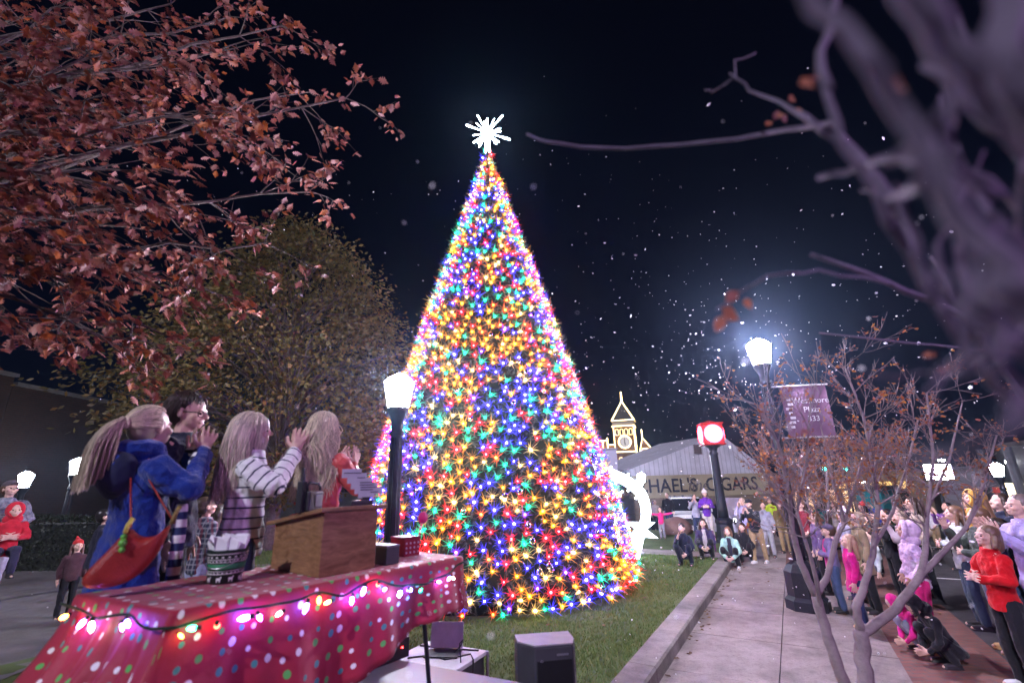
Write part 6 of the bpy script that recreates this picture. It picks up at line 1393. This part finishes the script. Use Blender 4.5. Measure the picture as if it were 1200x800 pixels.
def street_bits():
    p = at(1098, 553, 22); root = thing('lit_sign', 'glaring white backlit sign box on a steel pole beyond the crowd', 'sign', Vector((p.x, 22, gz(p.x, 22)))); zz = p.z - root.location.z
    mb = MB(); mb.tube([(0, .1, 0), (0, .1, zz + .5)], .07, 8); mb.build('pole', BLACKMETAL, root); mb = MB(); mb.box((0, 0, zz), (1.34, .14, .80)); mb.build('frame', DARKPLASTIC, root)
    mb = MB()
    for i in range(4): mb.box((-.47 + i * .315, -.085, zz), (.305, .02, .68))
    mb.build('light_panel', emit('sign_panel', (.92, .82, 1), 30), root)
    for px, lab in ((966, 'left hand green traffic light of the pair beyond the myrtle, beside the banner'), (991, 'green traffic light nearer the lit shops, hanging beyond the myrtle')):
        p = at(px, 549, 33); root = thing('traffic_light', lab, 'traffic light', Vector((p.x, 33, -1.1)), 0, 'traffic lights'); z = p.z + 1.1
        mb = MB(); mb.box((0, .12, z + .35), (.36, .22, 1.05)); bevel(mb.build('housing', BLACKMETAL, root), .02); mb = MB(); mb.tube([(0, .2, 0), (0, .2, z + 1.0)], .07, 8); mb.build('pole', BLACKMETAL, root)
        for k in range(3): mb = MB(); mb.lathe([(.145, 0), (.13, .03), (.02, .05)], (0, .005, z + .33 * k), 16, M=Matrix.Rotation(PI / 2, 3, 'X')); mb.build('lens', emit('green_signal', (.02, 1, .72), 26) if k == 0 else mat('unlit_lens', (.05, .02, .01), .3), root)
    p = at(1163, 562, 20); root = thing('notice_board', 'small dark board with a red panel standing under the lamp globe', 'sign', Vector((p.x, 20, 0))); mb = MB(); mb.tube([(0, .04, 0), (0, .04, p.z + .3)], .04, 8); mb.build('post', BLACKMETAL, root); mb = MB(); mb.box((0, 0, p.z), (.62, .05, .55)); mb.build('board', mat('board_dark', (.04, .04, .06), .6), root); mb = MB(); mb.box((0, -.02, p.z - .40), (.26, .04, .22)); mb.build('red_panel', mat('red_panel', (.4, .03, .03), .6), root)
    for px, py, Y, lab in ((1010, 565, 30, 'small bright floodlight over the awning shops'), (1183, 541, 21, 'tilted white floodlight on the dark column shopfront'), (1103, 539, 27, 'small white floodlight above the backlit sign')):
        p = at(px, py, Y); root = thing('floodlight', lab, 'floodlight', p, 0, 'floodlights'); mb = MB(); mb.hull8([(-.22, 0, -.07), (.22, 0, -.07), (.18, .2, -.05), (-.18, .2, -.05), (-.22, 0, .07), (.22, 0, .07), (.18, .2, .05), (-.18, .2, .05)]); mb.tube([(0, .1, 0), (0, .5, -.2)], .03, 6); mb.build('housing', BLACKMETAL, root); mb = MB(); mb.box((0, -.012, 0), (.40, .015, .11)); mb.build('lens', emit('flood_lens', (.9, .92, 1), 70), root)
street_bits()
def suv():
    p = at(803, 615, 25.5); root = thing('parked_suv', 'white sport utility vehicle parked nose out before the cigar shop', 'car', Vector((p.x, 25.2, gz(p.x, 25.2))), math.radians(-12))
    paint = mat('white_car_paint', (.62, .62, .66), .25, coat=.6, var=.03); glass = mat('car_glass', (.01, .01, .014), .06); W = 1.98
    mb = MB(); pr = [(-2.35, .34), (-2.42, .62), (-2.38, .98), (-2.2, 1.10), (-1.15, 1.18), (2.3, 1.20), (2.42, .9), (2.40, .36)]       # y, z side profile, nose at -y
    mb.prism([(y, z) for y, z in pr], -W / 2, W / 2, lambda y, z, d: Vector((d * (1 - .06 * (z > 1.05)), y, z))); bevel(mb.build('body', paint, root), .07, 3)
    cb = [(-1.2, 1.17), (-.45, 1.82), (1.9, 1.86), (2.32, 1.19)]; mb = MB(); mb.prism(cb, -.86, .86, lambda y, z, d: Vector((d * (.97 - .17 * (z > 1.5)), y, z))); bevel(mb.build('cabin', paint, root), .05, 2)
    mb = MB(); mb.hull8([(-.82, -1.185, 1.22), (.82, -1.185, 1.22), (.82, -1.15, 1.22), (-.82, -1.15, 1.22), (-.67, -.53, 1.76), (.67, -.53, 1.76), (.67, -.5, 1.76), (-.67, -.5, 1.76)]); mb.build('windscreen', glass, root)
    mb = MB(); mb.box((0, -2.425, .80), (1.15, .05, .30)); g = mb.build('grille', DARKPLASTIC, root); mb = MB()
    for i in range(4): mb.box((0, -2.455, .69 + i * .075), (1.10, .02, .018))
    mb.build('chrome_bar', mat('chrome', (.7, .7, .72), .15, 1), g)
    for s in (-1, 1):
        mb = MB(); mb.box((s * .77, -2.39, .84), (.34, .09, .19)); bevel(mb.build('headlight', mat('headlight_lens', (.7, .7, .75), .08), root), .03)
        mb = MB(); mb.box((s * 1.05, -1.0, 1.22), (.20, .12, .16)); bevel(mb.build('wing_mirror', paint, root), .03)
        mb = MB(); mb.hull8([(s * .872, y, z) for y, z in ((-.95, 1.24), (2.1, 1.26), (1.8, 1.72), (-.45, 1.72))] + [(s * .80, y, z) for y, z in ((-.95, 1.24), (2.1, 1.26), (1.8, 1.72), (-.45, 1.72))]); mb.build('side_window', glass, root)
        for y in (-1.5, 1.5):
            mb = MB(); mb.lathe([(.30, -.12), (.37, -.10), (.37, .10), (.30, .12)], (s * .92, y, .37), 22, M=Matrix.Rotation(PI / 2, 3, 'Y')); w = mb.build('wheel', mat('tyre', (.02, .02, .02), .8), root, True); mb = MB(); mb.lathe([(.24, -.135), (.22, .135)], (s * .92, y, .37), 12, M=Matrix.Rotation(PI / 2, 3, 'Y')); mb.build('rim', mat('rim', (.4, .4, .42), .3, .9), w)
    mb = MB(); mb.box((0, -2.46, .50), (.52, .02, .13)); mb.build('number_plate', mat('plate', (.55, .55, .55), .5), root); mb = MB(); mb.box((0, -2.40, .42), (1.7, .12, .14)); bevel(mb.build('bumper', DARKPLASTIC, root), .04)
suv()
def boulder(label, px, py, Y, s, seed):
    p = at(px, py, Y); p.z = gz(p.x, p.y); mb = MB(); mb.ell((0, 0, s * .35), (s, s * .8, s * .62), 18, 12); r = Vector((seed, 0, 0))
    mb.v = [tuple(Vector(v) * (1 + .16 * mnoise.noise(Vector(v) * 1.4 + r))) for v in mb.v]; o = mb.build('boulder', mat('brown_rock', (.16, .09, .08), .9, col2=(.24, .15, .13), scale=5, bump=.6, bscale=20), None, True); o.location = p; tag(o, label, 'boulder')
boulder('rounded brown boulder on the far lawn behind the crouching onlooker', 792, 618, 20.0, .66, 3)
# A-frame board and boxes by the clock
def aboard():
    p = at(856, 600, 20.5); root = thing('sandwich_board', 'pale grey board leaning behind the people by the clock post', 'sign', Vector((p.x, 20.5, gz(p.x, 20.5))), math.radians(-20)); mb = MB(); mb.hull8([(-.5, -.3, 0), (.5, -.3, 0), (.5, -.26, 0), (-.5, -.26, 0), (-.5, -.02, 1.35), (.5, -.02, 1.35), (.5, .02, 1.35), (-.5, .02, 1.35)]); mb.build('front_board', mat('pale_board', (.45, .47, .56), .5), root); mb = MB(); mb.hull8([(-.5, .3, 0), (.5, .3, 0), (.5, .26, 0), (-.5, .26, 0), (-.5, .03, 1.33), (.5, .03, 1.33), (.5, .0, 1.33), (-.5, .0, 1.33)]); mb.build('back_board', mat('pale_board', (.45, .47, .56), .5), root)
aboard()
# ------------------------------------------------------------------ SNOW
def snow():
    r = np.random.default_rng(17); V = []; F = []
    ico = [(0, 0, 1), (.9, 0, .3), (.28, .85, .35), (-.72, .53, .3), (-.72, -.53, .35), (.28, -.85, .3), (0, 0, -.8)]; fi = [(0, i, i % 5 + 1) for i in range(1, 6)] + [(6, i % 5 + 1, i) for i in range(1, 6)]
    n = 0
    while n < 1250:
        if n < 480: p = np.array([5.2, 9.2, 4.4]) + r.normal(0, 1, 3) * np.array([2.4, 2.2, 1.3])
        elif n < 900: y = r.uniform(4, 15); p = np.array([r.uniform(-.02, .62) * y, y, r.uniform(.3, 7)])
        else: y = r.uniform(2.2, 16); p = np.array([r.uniform(-1.05, 1.05) * y, y, r.uniform(.3, 3.0 + y * .75)])
        d = np.linalg.norm(p - [0, 0, 2.3])
        if d < 1.6 or p[2] < .25: continue
        if np.hypot(p[0] - TX, p[1] - TY) < 3.5 * (1 - p[2] / 12.2) + .1: continue
        s = min(.03, .0085 * math.exp(r.normal(0, .5))) * (.55 + .09 * d) ; M = np.array(Matrix.Rotation(r.uniform(0, 6), 3, Vector(r.normal(0, 1, 3)).normalized())); b = len(V)
        sh = np.array([1, r.uniform(.5, 1), r.uniform(.35, .7)]) * s
        V.extend(map(tuple, (np.array(ico) * sh) @ M.T + p)); F.extend(tuple(x + b for x in f) for f in fi); n += 1
    for _ in range(70):
        y = r.uniform(.7, 1.9); p = np.array([r.uniform(-.7, 1.05) * y, y, 2.3 + r.uniform(-.35, .95) * y]); s = r.uniform(.0025, .006); M = np.array(Matrix.Rotation(r.uniform(0, 6), 3, Vector(r.normal(0, 1, 3)).normalized())); b = len(V)
        V.extend(map(tuple, (np.array(ico) * s * np.array([1, .8, .6])) @ M.T + p)); F.extend(tuple(x + b for x in f) for f in fi)
    me = bpy.data.meshes.new('falling_snow'); me.from_pydata(V, [], F); m = mat('snow_flake', (.92, .93, .96), .7, var=.02); B = m.node_tree.nodes['Principled BSDF']; B.inputs['Subsurface Weight'].default_value = 0
    me.materials.append(m); tag(objm('falling_snow', me), 'small white snowflakes drifting through the night air', 'snow', kind='stuff')
snow()

# ------------------------------------------------------------------ AIR
mb = MB(); mb.box((10, 40, 10.5), (150, 130, 25)); hz = mb.build('added_haze', None); hz.data.materials.clear()
hm_ = bpy.data.materials.new('added_haze'); hm_.use_nodes = True; ht = hm_.node_tree; ht.nodes.remove(ht.nodes['Principled BSDF'])
pv_ = ht.nodes.new('ShaderNodeVolumePrincipled'); pv_.inputs['Color'].default_value = (.45, .66, 1, 1); pv_.inputs['Density'].default_value = .0012; pv_.inputs['Anisotropy'].default_value = .86  # thin volume added so the lamps glow, standing in for lens glare
ht.links.new(pv_.outputs[0], ht.nodes['Material Output'].inputs['Volume']); hz.data.materials.append(hm_); tag(hz, 'thin snow haze in the night air, added to give lamps their lens glow', 'added_haze', kind='stuff')
# ------------------------------------------------------------------ WORLD, SUN, CAMERA
w = bpy.data.worlds.new('World'); scene.world = w; w.use_nodes = True; t = w.node_tree; N = t.nodes
sky = N.new('ShaderNodeTexSky'); sky.sky_type = 'NISHITA'; sky.sun_disc = False; sky.sun_elevation = math.radians(33); sky.sun_rotation = math.radians(211)
sky.air_density = 1.0; sky.ozone_density = 4.0; sky.dust_density = .3
N['Background'].inputs['Strength'].default_value = .0007
mxw = N.new('ShaderNodeMixRGB'); mxw.blend_type = 'MULTIPLY'; mxw.inputs[0].default_value = 1; mxw.inputs[2].default_value = (.55, .55, 1.5, 1)
t.links.new(sky.outputs[0], mxw.inputs[1]); t.links.new(mxw.outputs[0], N['Background'].inputs['Color'])
ld = bpy.data.lights.new('moon', 'SUN'); ld.energy = 2.2; ld.angle = math.radians(.5); ld.color = (.84, .80, 1.0); lo = link(bpy.data.objects.new('moon', ld))
az = math.radians(211); el = math.radians(33); d = Vector((math.sin(az) * math.cos(el), math.cos(az) * math.cos(el), math.sin(el))); lo.rotation_euler = d.to_track_quat('Z', 'Y').to_euler()
cd = bpy.data.cameras.new('camera'); cam = link(bpy.data.objects.new('camera', cd)); cam.location = EYEP
cam.rotation_euler = Matrix((CR, CU, -CF)).transposed().to_euler()
cd.sensor_fit = 'HORIZONTAL'; cd.sensor_width = 36; cd.lens = 36 * FPX / 1200; cd.clip_start = .02; cd.clip_end = 2000
cd.dof.use_dof = True; cd.dof.focus_distance = 8.5; cd.dof.aperture_fstop = 1.1
scene.camera = cam
vs = scene.view_settings; vs.view_transform = 'Standard'; vs.look = 'None'; vs.exposure = .25; vs.gamma = 1; vs.use_curve_mapping = False
cy = scene.cycles; cy.use_denoising = True; cy.sample_clamp_indirect = 4; cy.sample_clamp_direct = 0; cy.max_bounces = 5; cy.diffuse_bounces = 2; cy.glossy_bounces = 3; cy.transmission_bounces = 3; cy.transparent_max_bounces = 4
cy.caustics_reflective = False; cy.caustics_refractive = False; cy.use_light_tree = True
scene.render.engine = 'CYCLES'
